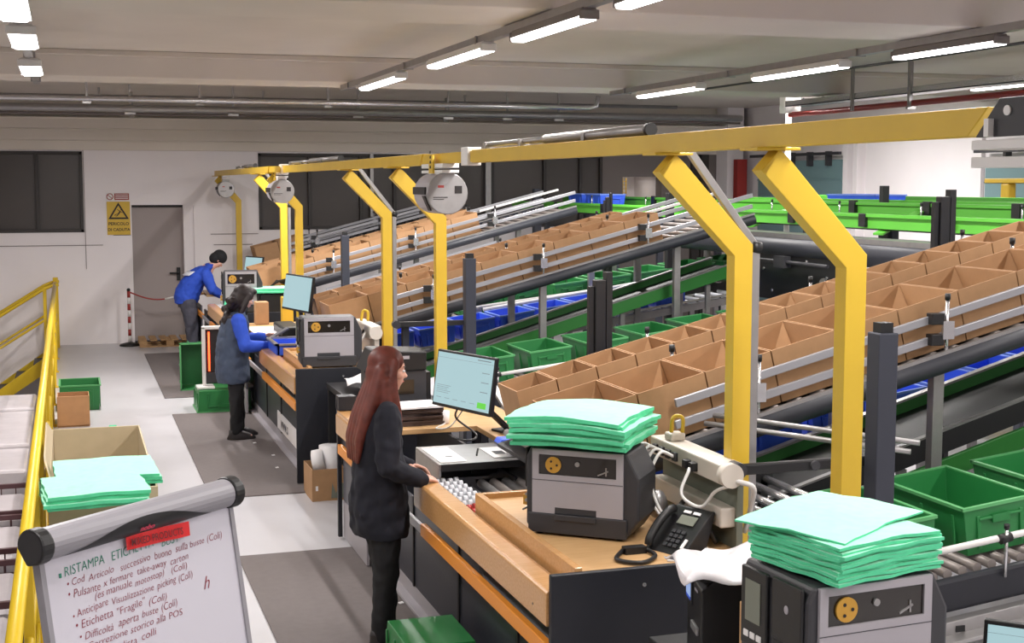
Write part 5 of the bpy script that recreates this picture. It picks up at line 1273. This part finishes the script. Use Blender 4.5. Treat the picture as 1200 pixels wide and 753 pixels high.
# ------------------------------------------------------------------ flip chart: axes u along the board, n towards the viewer, v down the leaning board
UU = Vector((0.7475, 0.664, 0)).normalized(); NN = Vector((0.664, -0.7475, 0)).normalized()
LEAN = R(9)
VV = (NN*math.sin(LEAN) - Vector((0, 0, 1))*math.cos(LEAN)).normalized()
FN = UU.cross(VV); FN = FN if FN.dot(NN) > 0 else -FN
TL = Vector((-0.098, 3.742, 1.70))
fc = thing('flip_chart', 'flip chart with grey top bar, red tape and hand written notes', 'flip chart', TL)
FM = Matrix((( UU.x, -VV.x, FN.x, 0), (UU.y, -VV.y, FN.y, 0), (UU.z, -VV.z, FN.z, 0), (0, 0, 0, 1)))   # x along, y up, z out of the board
BWID = 0.725
def fbox(mb, x0, x1, y0, y1, z0, z1, mi=0): return mb.bx(x0, x1, y0, y1, z0, z1, mi, FM)
b = MB(); fbox(b, 0.0, BWID, -1.02, -0.02, -0.018, 0.0); b.build('board', M_BOARD, fc)
b = MB(); fbox(b, -0.012, 0.004, -1.03, -0.02, -0.022, 0.006); fbox(b, BWID-0.004, BWID+0.012, -1.03, -0.02, -0.022, 0.006); fbox(b, -0.012, BWID+0.012, -1.04, -1.02, -0.022, 0.03); b.build('board_frame', M_BOARDGREY, fc)
b = MB()
ring0, ring1, rm = [], [], []
arc = [(0.046*math.cos(a), 0.044*math.sin(a)) for a in [R(-75)+R(255)*k/16 for k in range(17)]]
poly = [FM @ Vector((0.0, y, z)) for z, y in arc] + [FM @ Vector((0.0, -0.042, -0.02))]
b.prism([p for p in poly], UU*BWID); b.build('top_bar', M_BOARDGREY, fc)
for (x, xx) in ((-0.03, 0.012), (BWID-0.012, BWID+0.03)):
    b = MB(); pl = [FM @ Vector((x, y*1.12, z*1.12)) for z, y in arc] + [FM @ Vector((x, -0.05, -0.024))]
    b.prism(pl, UU*(xx-x)); b.build('end_cap', M_BLACK, fc, bevel=0.006)
# dark lens-shaped band on the lower half of the bar
b = MB(); n_ = 24; vs = []; fs = []
for i in range(n_+1):
    u = 0.06 + (BWID-0.15)*i/n_; s_ = math.sin(math.pi*i/n_)
    for j in range(6):
        a = R(-72) + R(82)*s_*j/5
        vs.append(FM @ Vector((u, 0.0452*math.sin(a), 0.0472*math.cos(a))))
for i in range(n_):
    for j in range(5): fs.append((i*6+j, i*6+j+1, (i+1)*6+j+1, (i+1)*6+j))
b.add(vs, fs, 0, True); b.build('bar_band', M_BLACKM, fc)
b = MB(); ML = FM @ Matrix.Translation((0.345, -0.0335, 0.0385)) @ Matrix.Rotation(R(38), 4, 'X')
text_mesh(b, 'nobo', 0.026, ML, align='CENTER', offset=0.001); b.build('maker_emblem', mat('emblem_red', (200, 50, 80), 0.5), fc)
b = MB(); vs = [FM @ Vector((0.285+0.247*i/8, -0.036-0.043*j-0.013*i/8, 0.012+0.003*math.sin(i*1.1)+0.003*(1-j))) for j in range(2) for i in range(9)]
b.add(vs, [(i, i+1, 10+i, 9+i) for i in range(8)]); tp = b.build('red_tape', M_REDTAPE, fc)
b = MB(); text_mesh(b, 'MIXED PRODUCTS', 0.029, FM @ Matrix.Translation((0.296, -0.0695, 0.0215)) @ Matrix.Rotation(R(-3), 4, 'Z') @ Matrix.Diagonal((0.83, 1, 1, 1)), offset=0.0004)
b.build('tape_lettering', mat('tape_ink', (96, 20, 26), 0.6), tp)
def hand(mb, s, x0, x1, y, size, rng, slope=0.0):
    """hand lettering fitted between x0 and x1: each word set with a little jitter"""
    words_ = s.split(' ')
    tmp = MB(); wds = [text_mesh(tmp, w_, size, Matrix.Identity(4)) if w_ else 0 for w_ in words_]
    gap = size*0.30
    k = (x1-x0)/(sum(wds)+gap*(len(words_)-1)); x = x0
    for wd, wl in zip(words_, wds):
        if wd:
            Mx = FM @ Matrix.Translation((x, y+slope*(x-x0)+rng.uniform(-0.0025, 0.0025), 0.0012)) @ Matrix.Rotation(R(rng.uniform(-2, 3)), 4, 'Z') @ Matrix.Diagonal((k*rng.uniform(0.9, 1.0), rng.uniform(0.9, 1.1), 1, 1))
            text_mesh(mb, wd, size, Mx, shear=rng.uniform(0.1, 0.35), offset=-0.0003)
        x += (wl+gap)*k
rng = random.Random(21)
b = MB(); fbox(b, 0.050, 0.058, -0.100, -0.088, 0.0005, 0.0015)
hand(b, 'RISTAMPA  ETICHETTA  BUST', 0.066, 0.50, -0.099, 0.037, rng); b.build('green_lettering', M_INKG, fc)
b = MB()
for (s, xa, xb, y, sz) in (('\u2022 Cod Articolo  successivo buono sulla buste (Col\u00ec)', 0.068, 0.675, -0.131, .029), ('\u2022 Pulsante x fermare take-away carton', 0.068, 0.525, -0.160, .030), ('(es manuale motostop)  (Col\u00ec)', 0.156, 0.515, -0.187, .030), ('\u2022 Anticipare Visualizzazione picking (Col\u00ec)', 0.073, 0.535, -0.219, .030), ('\u2022 Etichetta "Fragile" (Col\u00ec)', 0.078, 0.42, -0.250, .032), ('\u2022 Difficolt\u00e0 aperta buste (Col\u00ec)', 0.085, 0.46, -0.281, .030), ('\u2022 Correzione storico alla POS', 0.088, 0.47, -0.312, .030), ('\u2022 Stampa lista colli', 0.09, 0.36, -0.343, .030)):
    hand(b, s, xa, xb, y, sz, rng)
b.build('red_lettering', M_INKR, fc)
b = MB(); text_mesh(b, 'h', 0.055, FM @ Matrix.Translation((0.567, -0.265, 0.0012)), shear=0.4, offset=-0.0003)
b.build('red_lettering', M_INKR, fc)
# tripod legs of the flip chart down to the platform
base = TL + UU*(BWID/2)
for (pt) in (UU*(-0.05)+NN*0.28, UU*(BWID+0.05)+NN*0.28, UU*(BWID/2)-NN*0.55):
    a_ = FM @ Vector((BWID/2, -0.15, -0.04)) if abs(pt.dot(NN)+0.55) < 1e-6 else (FM @ Vector((0.02 if pt.dot(UU) < 0.2 else BWID-0.02, -1.02, -0.03)))
    foot = pt.copy(); foot.z = -TL.z+0.015
    b = MB(); b.tube(a_, foot, 0.014, 10); b.ball(foot, (0.02, 0.02, 0.015)); b.build('leg', M_GREYMET, fc)

# ------------------------------------------------------------------ people
def remesh(mb, name, m, parent, voxel=0.008, smooth=6, label=None, folds=0.0):
    o = mb.build(name, m, parent, label=label)
    r = o.modifiers.new('remesh', 'REMESH'); r.mode = 'VOXEL'; r.voxel_size = voxel; r.use_smooth_shade = True
    s = o.modifiers.new('smooth', 'SMOOTH'); s.factor = 0.5; s.iterations = smooth
    if folds:
        tx = bpy.data.textures.get('cloth_folds') or bpy.data.textures.new('cloth_folds', 'CLOUDS')
        tx.noise_scale = 0.10; tx.noise_depth = 1
        d = o.modifiers.new('folds', 'DISPLACE'); d.texture = tx; d.strength = folds; d.mid_level = 0.5; d.texture_coords = 'LOCAL'
    return o
def limb(mb, pts):
    for (p, r1), (q, r2) in zip(pts[:-1], pts[1:]): mb.capsule(p, r1, q, r2, 14)
def hand_parts(mb, wrist, direction, palm_dir, side, curl=0.5):
    """wrist point, pointing direction, direction the palm faces, side vector towards the thumb"""
    d = Vector(direction).normalized(); pn = Vector(palm_dir); pn = (pn-d*pn.dot(d)).normalized(); s = d.cross(pn)
    if s.dot(Vector(side)) < 0: s = -s
    w_ = Vector(wrist)
    for k in range(4):
        off = s*(0.028-0.0187*k)
        mb.capsule(w_+off*0.5+d*0.005, 0.018, w_+off+d*0.075, 0.0125, 10)
        L = (0.040, 0.046, 0.042, 0.033)[k]
        a = w_+off+d*0.08
        j1 = a + (d*math.cos(curl*0.5)+pn*math.sin(curl*0.5))*L
        j2 = j1 + (d*math.cos(curl*1.3)+pn*math.sin(curl*1.3))*L*0.7
        j3 = j2 + (d*math.cos(curl*2.0)+pn*math.sin(curl*2.0))*L*0.5
        limb(mb, [(a, 0.0100), (j1, 0.0092), (j2, 0.0085), (j3, 0.0075)])
    t0 = w_+s*0.028+d*0.025
    t1 = t0+(s*0.75+d*0.6+pn*0.35).normalized()*0.04
    t2 = t1+(s*0.25+d*0.85+pn*0.45).normalized()*0.032
    limb(mb, [(t0, 0.014), (t1, 0.0112), (t2, 0.0092)])
def head_parts(mb, c, M, sc=1.0):
    """c: centre of the skull, M: rotation; face looks to +x"""
    c = Vector(c)
    def P(x, y, z): return c + (M @ Vector((x*sc, y*sc, z*sc)))
    mb.ball(P(-0.008, 0, 0.025), (0.098*sc, 0.077*sc, 0.092*sc), M, 20, 14)
    mb.ball(P(0.030, 0, -0.035), (0.064*sc, 0.060*sc, 0.080*sc), M, 18, 12)
    mb.ball(P(0.052, 0, -0.092), (0.028*sc, 0.030*sc, 0.024*sc), M)          # chin
    mb.ball(P(0.066, 0, 0.030), (0.026*sc, 0.052*sc, 0.030*sc), M)           # brow
    mb.ball(P(0.100, 0, -0.022), (0.017*sc, 0.013*sc, 0.014*sc), M)          # nose tip
    mb.capsule(P(0.083, 0, 0.018), 0.009*sc, P(0.098, 0, -0.018), 0.012*sc)
    mb.ball(P(0.082, 0, -0.056), (0.014*sc, 0.024*sc, 0.012*sc), M)          # mouth
    for s in (-1, 1):
        mb.ball(P(0.055, s*0.042, -0.02), (0.028*sc, 0.022*sc, 0.026*sc), M)   # cheeks
        mb.ball(P(-0.005, s*0.077, -0.005), (0.020*sc, 0.009*sc, 0.032*sc), M) # ears
    return P
def face_parts(P, parent, M, sc=1.0, brow=M_BRUNET):
    for s in (-1, 1):
        b = MB(); b.ball(P(0.0835, s*0.032, 0.006), (0.010*sc, 0.013*sc, 0.008*sc), M); b.ball(P(0.0915, s*0.032, 0.006), (0.004*sc, 0.006*sc, 0.006*sc), M, mi=1); b.build('eye', [M_PAPER, M_BLACKINK], parent)
        b = MB(); b.capsule(P(0.090, s*0.018, 0.030), 0.004*sc, P(0.078, s*0.05, 0.032), 0.003*sc, 8); b.build('eyebrow', brow, parent)
    b = MB(); b.ball(P(0.0925, 0, -0.056), (0.006*sc, 0.021*sc, 0.006*sc), M); b.build('lips', mat('lips', (176, 96, 92), 0.5), parent)

# --- red haired worker at the first station
t = thing('person', 'person with long red hair in dark jacket and trousers standing at the first station', 'person', (1.66, 7.52, 0), R(4))
body = MB(); I3 = Matrix.Identity(3); HM = Matrix.Rotation(R(8), 3, 'Y') @ Matrix.Rotation(R(-6), 3, 'Z')
P = head_parts(body, (0.045, 0, 1.60), HM)
limb(body, [((0.0, 0, 1.40), 0.058), ((0.03, 0, 1.53), 0.052)])
body.loft([((0, 0, 0.88), .10, .15), ((0, 0, 1.0), .10, .15), ((0, 0, 1.2), .10, .15), ((0, 0, 1.38), .08, .16), ((0, 0, 1.43), .05, .09)])
RA = [((-0.01, -0.175, 1.37), 0.05), ((-0.02, -0.235, 1.09), 0.042), ((0.15, -0.165, 1.0), 0.028)]
LA = [((-0.01, 0.175, 1.37), 0.05), ((0.0, 0.235, 1.10), 0.042), ((0.16, 0.13, 1.02), 0.028)]
limb(body, RA); limb(body, LA)
hand_parts(body, (0.165, -0.16, 0.998), (1, 0.25, -0.1), (0, 0.3, -1), (0, 1, 0.3), 0.6)
hand_parts(body, (0.175, 0.125, 1.017), (1, -0.25, -0.1), (0, -0.3, -1), (0, -1, 0.3), 0.6)
for s, fx in ((-1, -0.03), (1, 0.05)):
    limb(body, [((0, s*0.09, 0.9), 0.08), ((fx*0.6+0.01, s*0.095, 0.48), 0.052), ((fx, s*0.10, 0.09), 0.036)])
    limb(body, [((fx-0.02, s*0.10, 0.05), 0.035), ((fx+0.14, s*0.115, 0.035), 0.028)])
remesh(body, 'body', M_SKIN, t, 0.006, 3)
face_parts(P, t, HM)
j = MB()
j.loft([((-0.01, 0, 0.66), .15, .20), ((-0.01, 0, 0.70), .165, .212), ((-0.015, 0, 0.85), .162, .205), ((-0.02, 0, 1.0), .150, .192), ((-0.025, 0, 1.15), .142, .188), ((-0.02, 0, 1.28), .132, .192), ((-0.01, 0, 1.37), .110, .185), ((0.0, 0, 1.42), .085, .12), ((0.01, 0, 1.46), .068, .075), ((0.012, 0, 1.48), .06, .066)], 24)
limb(j, [((-0.01, -0.165, 1.36), 0.078), ((-0.03, -0.235, 1.09), 0.066), ((0.09, -0.195, 1.03), 0.06), ((0.19, -0.155, 0.995), 0.048)])
limb(j, [((-0.01, 0.165, 1.36), 0.078), ((-0.01, 0.235, 1.10), 0.066), ((0.10, 0.18, 1.05), 0.06), ((0.20, 0.12, 1.012), 0.048)])
for (y, z, x) in ((-0.12, 0.8, -0.15), (0.05, 0.95, -0.15), (-0.19, 1.2, 0.02)): j.capsule((x*0.9, y, z), 0.02, (x*0.8+0.03, y+0.06, z+0.10), 0.016)
remesh(j, 'jacket', M_NAVYCL, t, 0.008, 4, folds=0.035)
tr = MB()
for s, fx in ((-1, -0.03), (1, 0.05)):
    limb(tr, [((-0.01, s*0.085, 0.86), 0.105), ((fx*0.4, s*0.092, 0.62), 0.088), ((fx*0.6+0.012, s*0.097, 0.44), 0.072), ((fx, s*0.10, 0.22), 0.066), ((fx-0.004, s*0.10, 0.09), 0.064)])
tr.loft([((-0.01, 0, 0.74), .12, .17), ((-0.01, 0, 0.95), .12, .16)])
remesh(tr, 'trousers', M_BLACKCL, t, 0.008, 4, folds=0.025)
for s, fx in ((-1, -0.03), (1, 0.05)):
    sh = MB(); sh.loft([((fx+0.04, s*0.107, 0.0), .135, .048), ((fx+0.04, s*0.107, 0.03), .14, .052), ((fx+0.03, s*0.106, 0.065), .11, .048), ((fx-0.02, s*0.104, 0.10), .058, .045), ((fx-0.02, s*0.103, 0.13), .05, .043)], 18); sh.build('shoe', M_SHOE, t)
h = MB()
def HP(x, y, z): return Vector((0.045, 0, 1.60)) + HM @ Vector((x, y, z))
h.ball(HP(-0.020, 0, 0.045), (0.106, 0.090, 0.094), HM, 22, 14)
h.ball(HP(-0.045, 0, -0.03), (0.082, 0.094, 0.12), HM, 22, 14)
for (y, w_) in ((-0.072, 1), (-0.04, 1.1), (0.0, 1.15), (0.04, 1.1), (0.072, 1)):
    limb(h, [(HP(-0.05, y, 0.0), 0.042*w_), ((-0.055, y*1.15, 1.47), 0.044*w_), ((-0.115, y*1.4, 1.34), 0.036*w_), ((-0.155, y*1.4, 1.22), 0.028*w_), ((-0.165, y*1.25, 1.10), 0.014)])
for s in (-1, 1):
    limb(h, [(HP(0.02, s*0.078, 0.06), 0.022), (HP(0.012, s*0.088, -0.02), 0.026), ((0.045, s*0.098, 1.49), 0.028), ((0.06, s*0.105, 1.40), 0.028), ((0.085, s*0.095, 1.32), 0.016)])
    limb(h, [((0.0, s*0.098, 1.55), 0.03), ((0.0, s*0.115, 1.42), 0.034), ((-0.06, s*0.12, 1.30), 0.028)])
remesh(h, 'hair', M_AUBURN, t, 0.007, 12)

# --- worker in the vest
t = thing('person', 'person with long dark hair in grey vest over blue sleeves at the second station', 'person', (1.62, 14.3, 0), R(2))
body = MB(); HM = Matrix.Rotation(R(22), 3, 'Y') @ Matrix.Rotation(R(10), 3, 'Z')
P = head_parts(body, (0.10, 0, 1.47), HM)
limb(body, [((0.0, 0, 1.28), 0.058), ((0.07, 0, 1.41), 0.054)])
body.loft([((-0.02, 0, 0.85), .10, .15), ((-0.02, 0, 1.0), .10, .15), ((0, 0, 1.15), .10, .16), ((0.03, 0, 1.30), .06, .11)])
limb(body, [((0.02, -0.18, 1.26), 0.05), ((0.06, -0.26, 1.0), 0.042), ((0.30, -0.19, 0.99), 0.03)])
limb(body, [((0.02, 0.18, 1.26), 0.05), ((0.07, 0.25, 1.02), 0.042), ((0.32, 0.10, 1.05), 0.03)])
hand_parts(body, (0.315, -0.185, 0.992), (1, 0.3, 0.1), (0, 0.5, -1), (0, 1, 0.5), 0.7)
hand_parts(body, (0.335, 0.09, 1.055), (1, -0.3, 0.1), (0, -0.6, -0.6), (0, -0.5, 1), 0.8)
for s, fx in ((-1, -0.02), (1, 0.04)):
    limb(body, [((-0.02, s*0.09, 0.86), 0.08), ((fx*0.5, s*0.095, 0.46), 0.052), ((fx, s*0.10, 0.09), 0.036)])
    limb(body, [((fx-0.02, s*0.10, 0.05), 0.035), ((fx+0.14, s*0.115, 0.035), 0.028)])
remesh(body, 'body', M_SKIN, t, 0.007, 3)
face_parts(P, t, HM)
v = MB(); v.loft([((-0.03, 0, 0.60), .155, .20), ((-0.03, 0, 0.64), .175, .215), ((-0.035, 0, 0.8), .172, .212), ((-0.03, 0, 1.0), .165, .205), ((-0.01, 0, 1.15), .155, .21), ((0.01, 0, 1.25), .13, .205), ((0.03, 0, 1.31), .10, .14), ((0.05, 0, 1.36), .075, .082)], 24)
remesh(v, 'vest', M_VEST, t, 0.009, 4, folds=0.035)
sl = MB()
limb(sl, [((0.01, -0.185, 1.25), 0.078), ((0.06, -0.265, 1.0), 0.068), ((0.20, -0.225, 0.99), 0.06), ((0.31, -0.187, 0.992), 0.046)])
limb(sl, [((0.01, 0.185, 1.25), 0.078), ((0.07, 0.255, 1.02), 0.066), ((0.32, 0.10, 1.05), 0.046)])
sl.loft([((0.0, 0, 1.15), .11, .20), ((0.01, 0, 1.25), .10, .19)])
remesh(sl, 'sleeves', M_BLUECL, t, 0.009, 4, folds=0.02)
c = MB(); c.loft([((0.04, 0, 1.30), .09, .11), ((0.055, 0, 1.38), .088, .09)], 20); c.build('collar', M_BLACKCL, t)
tr = MB()
for s, fx in ((-1, -0.02), (1, 0.04)):
    limb(tr, [((-0.02, s*0.088, 0.82), 0.10), ((fx*0.5, s*0.094, 0.45), 0.076), ((fx, s*0.10, 0.2), 0.066), ((fx-0.006, s*0.10, 0.09), 0.064)])
tr.loft([((-0.02, 0, 0.70), .12, .17), ((-0.02, 0, 0.9), .12, .16)])
remesh(tr, 'trousers', M_BLACKCL, t, 0.009, 4, folds=0.025)
for s, fx in ((-1, -0.02), (1, 0.04)):
    sh = MB(); sh.loft([((fx+0.05, s*0.107, 0.0), .145, .05), ((fx+0.05, s*0.107, 0.03), .15, .054), ((fx+0.03, s*0.106, 0.07), .11, .05), ((fx-0.02, s*0.104, 0.11), .058, .047)], 18); sh.build('shoe', M_SHOE, t)
h = MB()
def HP2(x, y, z): return Vector((0.10, 0, 1.47)) + HM @ Vector((x, y, z))
h.ball(HP2(-0.022, 0, 0.045), (0.112, 0.100, 0.098), HM, 22, 14)
h.ball(HP2(-0.055, 0, -0.03), (0.088, 0.105, 0.12), HM, 22, 14)
h.ball(HP2(0.055, 0, 0.10), (0.055, 0.06, 0.035), HM)
rr = random.Random(4)
for k in range(26):
    y = rr.uniform(-0.1, 0.1); x = rr.uniform(-0.11, -0.01); z = rr.uniform(1.20, 1.46)
    h.ball((x-(1.46-z)*0.22+0.04, y*1.1, z), rr.uniform(0.032, 0.048))
for s in (-1, 1): limb(h, [(HP2(0.01, s*0.086, 0.05), 0.026), (HP2(0.0, s*0.098, -0.05), 0.03), ((0.05, s*0.10, 1.33), 0.03)])
remesh(h, 'hair', M_BRUNET, t, 0.008, 2)
b = MB(); b.bx(-0.1, 0.1, -0.07, 0.07, 0, 0.015, M=Matrix.Translation((2.07, 14.2, 1.10)) @ Matrix.Rotation(R(-28), 4, 'Y')); b.bx(-0.085, 0.085, -0.058, 0.058, 0.0151, 0.016, M=Matrix.Translation((2.07, 14.2, 1.10)) @ Matrix.Rotation(R(-28), 4, 'Y'))
tag(b.build('tablet', M_LOWGREY, bevel=0.003), 'dark tablet held by the worker in the vest', 'tablet')

# --- worker in the blue jacket, bending over the third station
t = thing('person', 'person in blue jacket and black knit cap bending over the third station', 'person', (1.72, 21.3, 0), R(0))
body = MB(); HM = Matrix.Rotation(R(52), 3, 'Y')
P = head_parts(body, (0.46, 0, 1.49), HM)
limb(body, [((0.30, 0, 1.34), 0.062), ((0.42, 0, 1.44), 0.058)])
limb(body, [((0.0, 0, 0.95), 0.12), ((0.18, 0, 1.22), 0.13), ((0.29, 0, 1.34), 0.10)])
limb(body, [((0.28, -0.2, 1.30), 0.055), ((0.34, -0.27, 1.05), 0.045), ((0.46, -0.2, 0.96), 0.032)])
limb(body, [((0.28, 0.2, 1.30), 0.055), ((0.36, 0.26, 1.05), 0.045), ((0.5, 0.16, 0.97), 0.032)])
hand_parts(body, (0.475, -0.19, 0.965), (1, 0.3, -0.3), (-0.2, 0.5, -1), (0, 1, 0.3), 0.7)
hand_parts(body, (0.515, 0.15, 0.975), (1, -0.3, -0.3), (-0.2, -0.5, -1), (0, -1, 0.3), 0.7)
for s, fx in ((-1, 0.04), (1, 0.12)):
    limb(body, [((0.0, s*0.09, 0.9), 0.085), ((fx*0.7+0.02, s*0.10, 0.48), 0.055), ((fx, s*0.11, 0.09), 0.038)])
    limb(body, [((fx-0.02, s*0.11, 0.05), 0.035), ((fx+0.14, s*0.12, 0.035), 0.028)])
remesh(body, 'body', M_SKIN, t, 0.008, 3)
face_parts(P, t, HM)
j = MB()
rows = [((-0.03, 0, 0.84), .17, .20), ((-0.02, 0, 0.95), .195, .21), ((0.02, 0, 1.06), .205, .22), ((0.08, 0, 1.17), .205, .235), ((0.16, 0, 1.28), .185, .24), ((0.25, 0, 1.38), .13, .21), ((0.31, 0, 1.41), .09, .12), ((0.34, 0, 1.44), .07, .08)]
j.loft(rows, 24)
limb(j, [((0.25, -0.20, 1.30), 0.085), ((0.34, -0.275, 1.05), 0.07), ((0.46, -0.20, 0.965), 0.05)])
limb(j, [((0.25, 0.20, 1.30), 0.085), ((0.36, 0.265, 1.05), 0.07), ((0.5, 0.16, 0.975), 0.05)])
remesh(j, 'jacket', M_BLUECL, t, 0.009, 4, folds=0.03)
b = MB()
# reflective strip across the upper back
vs = []
for z in (1.265, 1.325):
    f_ = (z-1.28)/0.10
    cx_, rx_, ry_ = 0.16+0.09*f_, 0.185-0.05*f_, 0.24-0.02*f_
    for k in range(13):
        y = -0.20+0.40*k/12
        vs.append((cx_-rx_*math.sqrt(1-(y/ry_)**2)-0.034, y, z+0.01))
b.add(vs, [(k, k+1, 14+k, 13+k) for k in range(12)], 0, True)
o = b.build('reflective_strip', M_STRIPE, t); s_ = o.modifiers.new('wrap', 'SOLIDIFY'); s_.thickness = 0.012
tr = MB()
for s, fx in ((-1, 0.04), (1, 0.12)):
    limb(tr, [((-0.01, s*0.09, 0.86), 0.13), ((fx*0.7+0.01, s*0.10, 0.48), 0.102), ((fx, s*0.11, 0.2), 0.088), ((fx-0.005, s*0.11, 0.09), 0.082)])
tr.loft([((-0.02, 0, 0.78), .13, .17), ((-0.02, 0, 0.92), .14, .17)])
remesh(tr, 'trousers', M_GREYCL, t, 0.009, 4, folds=0.025)
b = MB(); b.loft([((-0.02, 0, 0.895), .150, .182), ((-0.02, 0, 0.93), .150, .182)], 24); b.build('belt', M_BLACKCL, t)
for s, fx in ((-1, 0.04), (1, 0.12)):
    sh = MB(); sh.loft([((fx+0.05, s*0.117, 0.0), .145, .05), ((fx+0.05, s*0.117, 0.03), .15, .054), ((fx+0.03, s*0.116, 0.07), .11, .05), ((fx-0.02, s*0.114, 0.11), .058, .047)], 18); sh.build('shoe', M_SHOE, t)
h = MB()
c0 = Vector((0.46, 0, 1.49))
h.ball(c0 + HM @ Vector((-0.020, 0, 0.055)), (0.116, 0.102, 0.105), HM, 22, 14)
h.ball(c0 + HM @ Vector((-0.045, 0, -0.015)), (0.095, 0.096, 0.095), HM, 20, 12)
remesh(h, 'knit_cap', M_BLACKCL, t, 0.008, 3)
# labels for parts that look different from the rest of their thing
PART_LABELS = {'front_ledge': 'oak front ledge', 'orange_strip': 'orange strip along the front', 'end_panel': 'dark navy end panel', 'worktop': 'oak worktop', 'step_plank': 'oak step plank',
    'ribbon_spool': 'yellow ribbon spool', 'window': 'smoked side window', 'screen': 'lit screen', 'hair': 'long hair', 'jacket': 'jacket', 'trousers': 'dark trousers', 'vest': 'dark grey vest', 'sleeves': 'blue sleeves',
    'knit_cap': 'black knit cap', 'reflective_strip': 'white reflective strip', 'red_tape': 'red tape', 'heating_tube': 'glowing orange tube', 'lamp_diffuser': 'lit white diffuser', 'clamp': 'black rail clamp',
    'side_tube': 'dark side tube', 'yellow_lead': 'yellow lead', 'cable_conduit': 'grey cable conduit', 'white_placard': 'white placard with dark lettering', 'top_bar': 'grey top bar', 'end_cap': 'black end cap',
    'keypad_keys': 'grey keypad keys', 'yellow_plate': 'yellow plate', 'print_lever': 'yellow lever', 'display': 'printer display'}
for o in SC.objects:
    if o.parent is not None and o.type == 'MESH':
        k_ = o.name.split('.')[0]
        if k_ in PART_LABELS: o['label'] = PART_LABELS[k_]
bpy.context.view_layer.update()
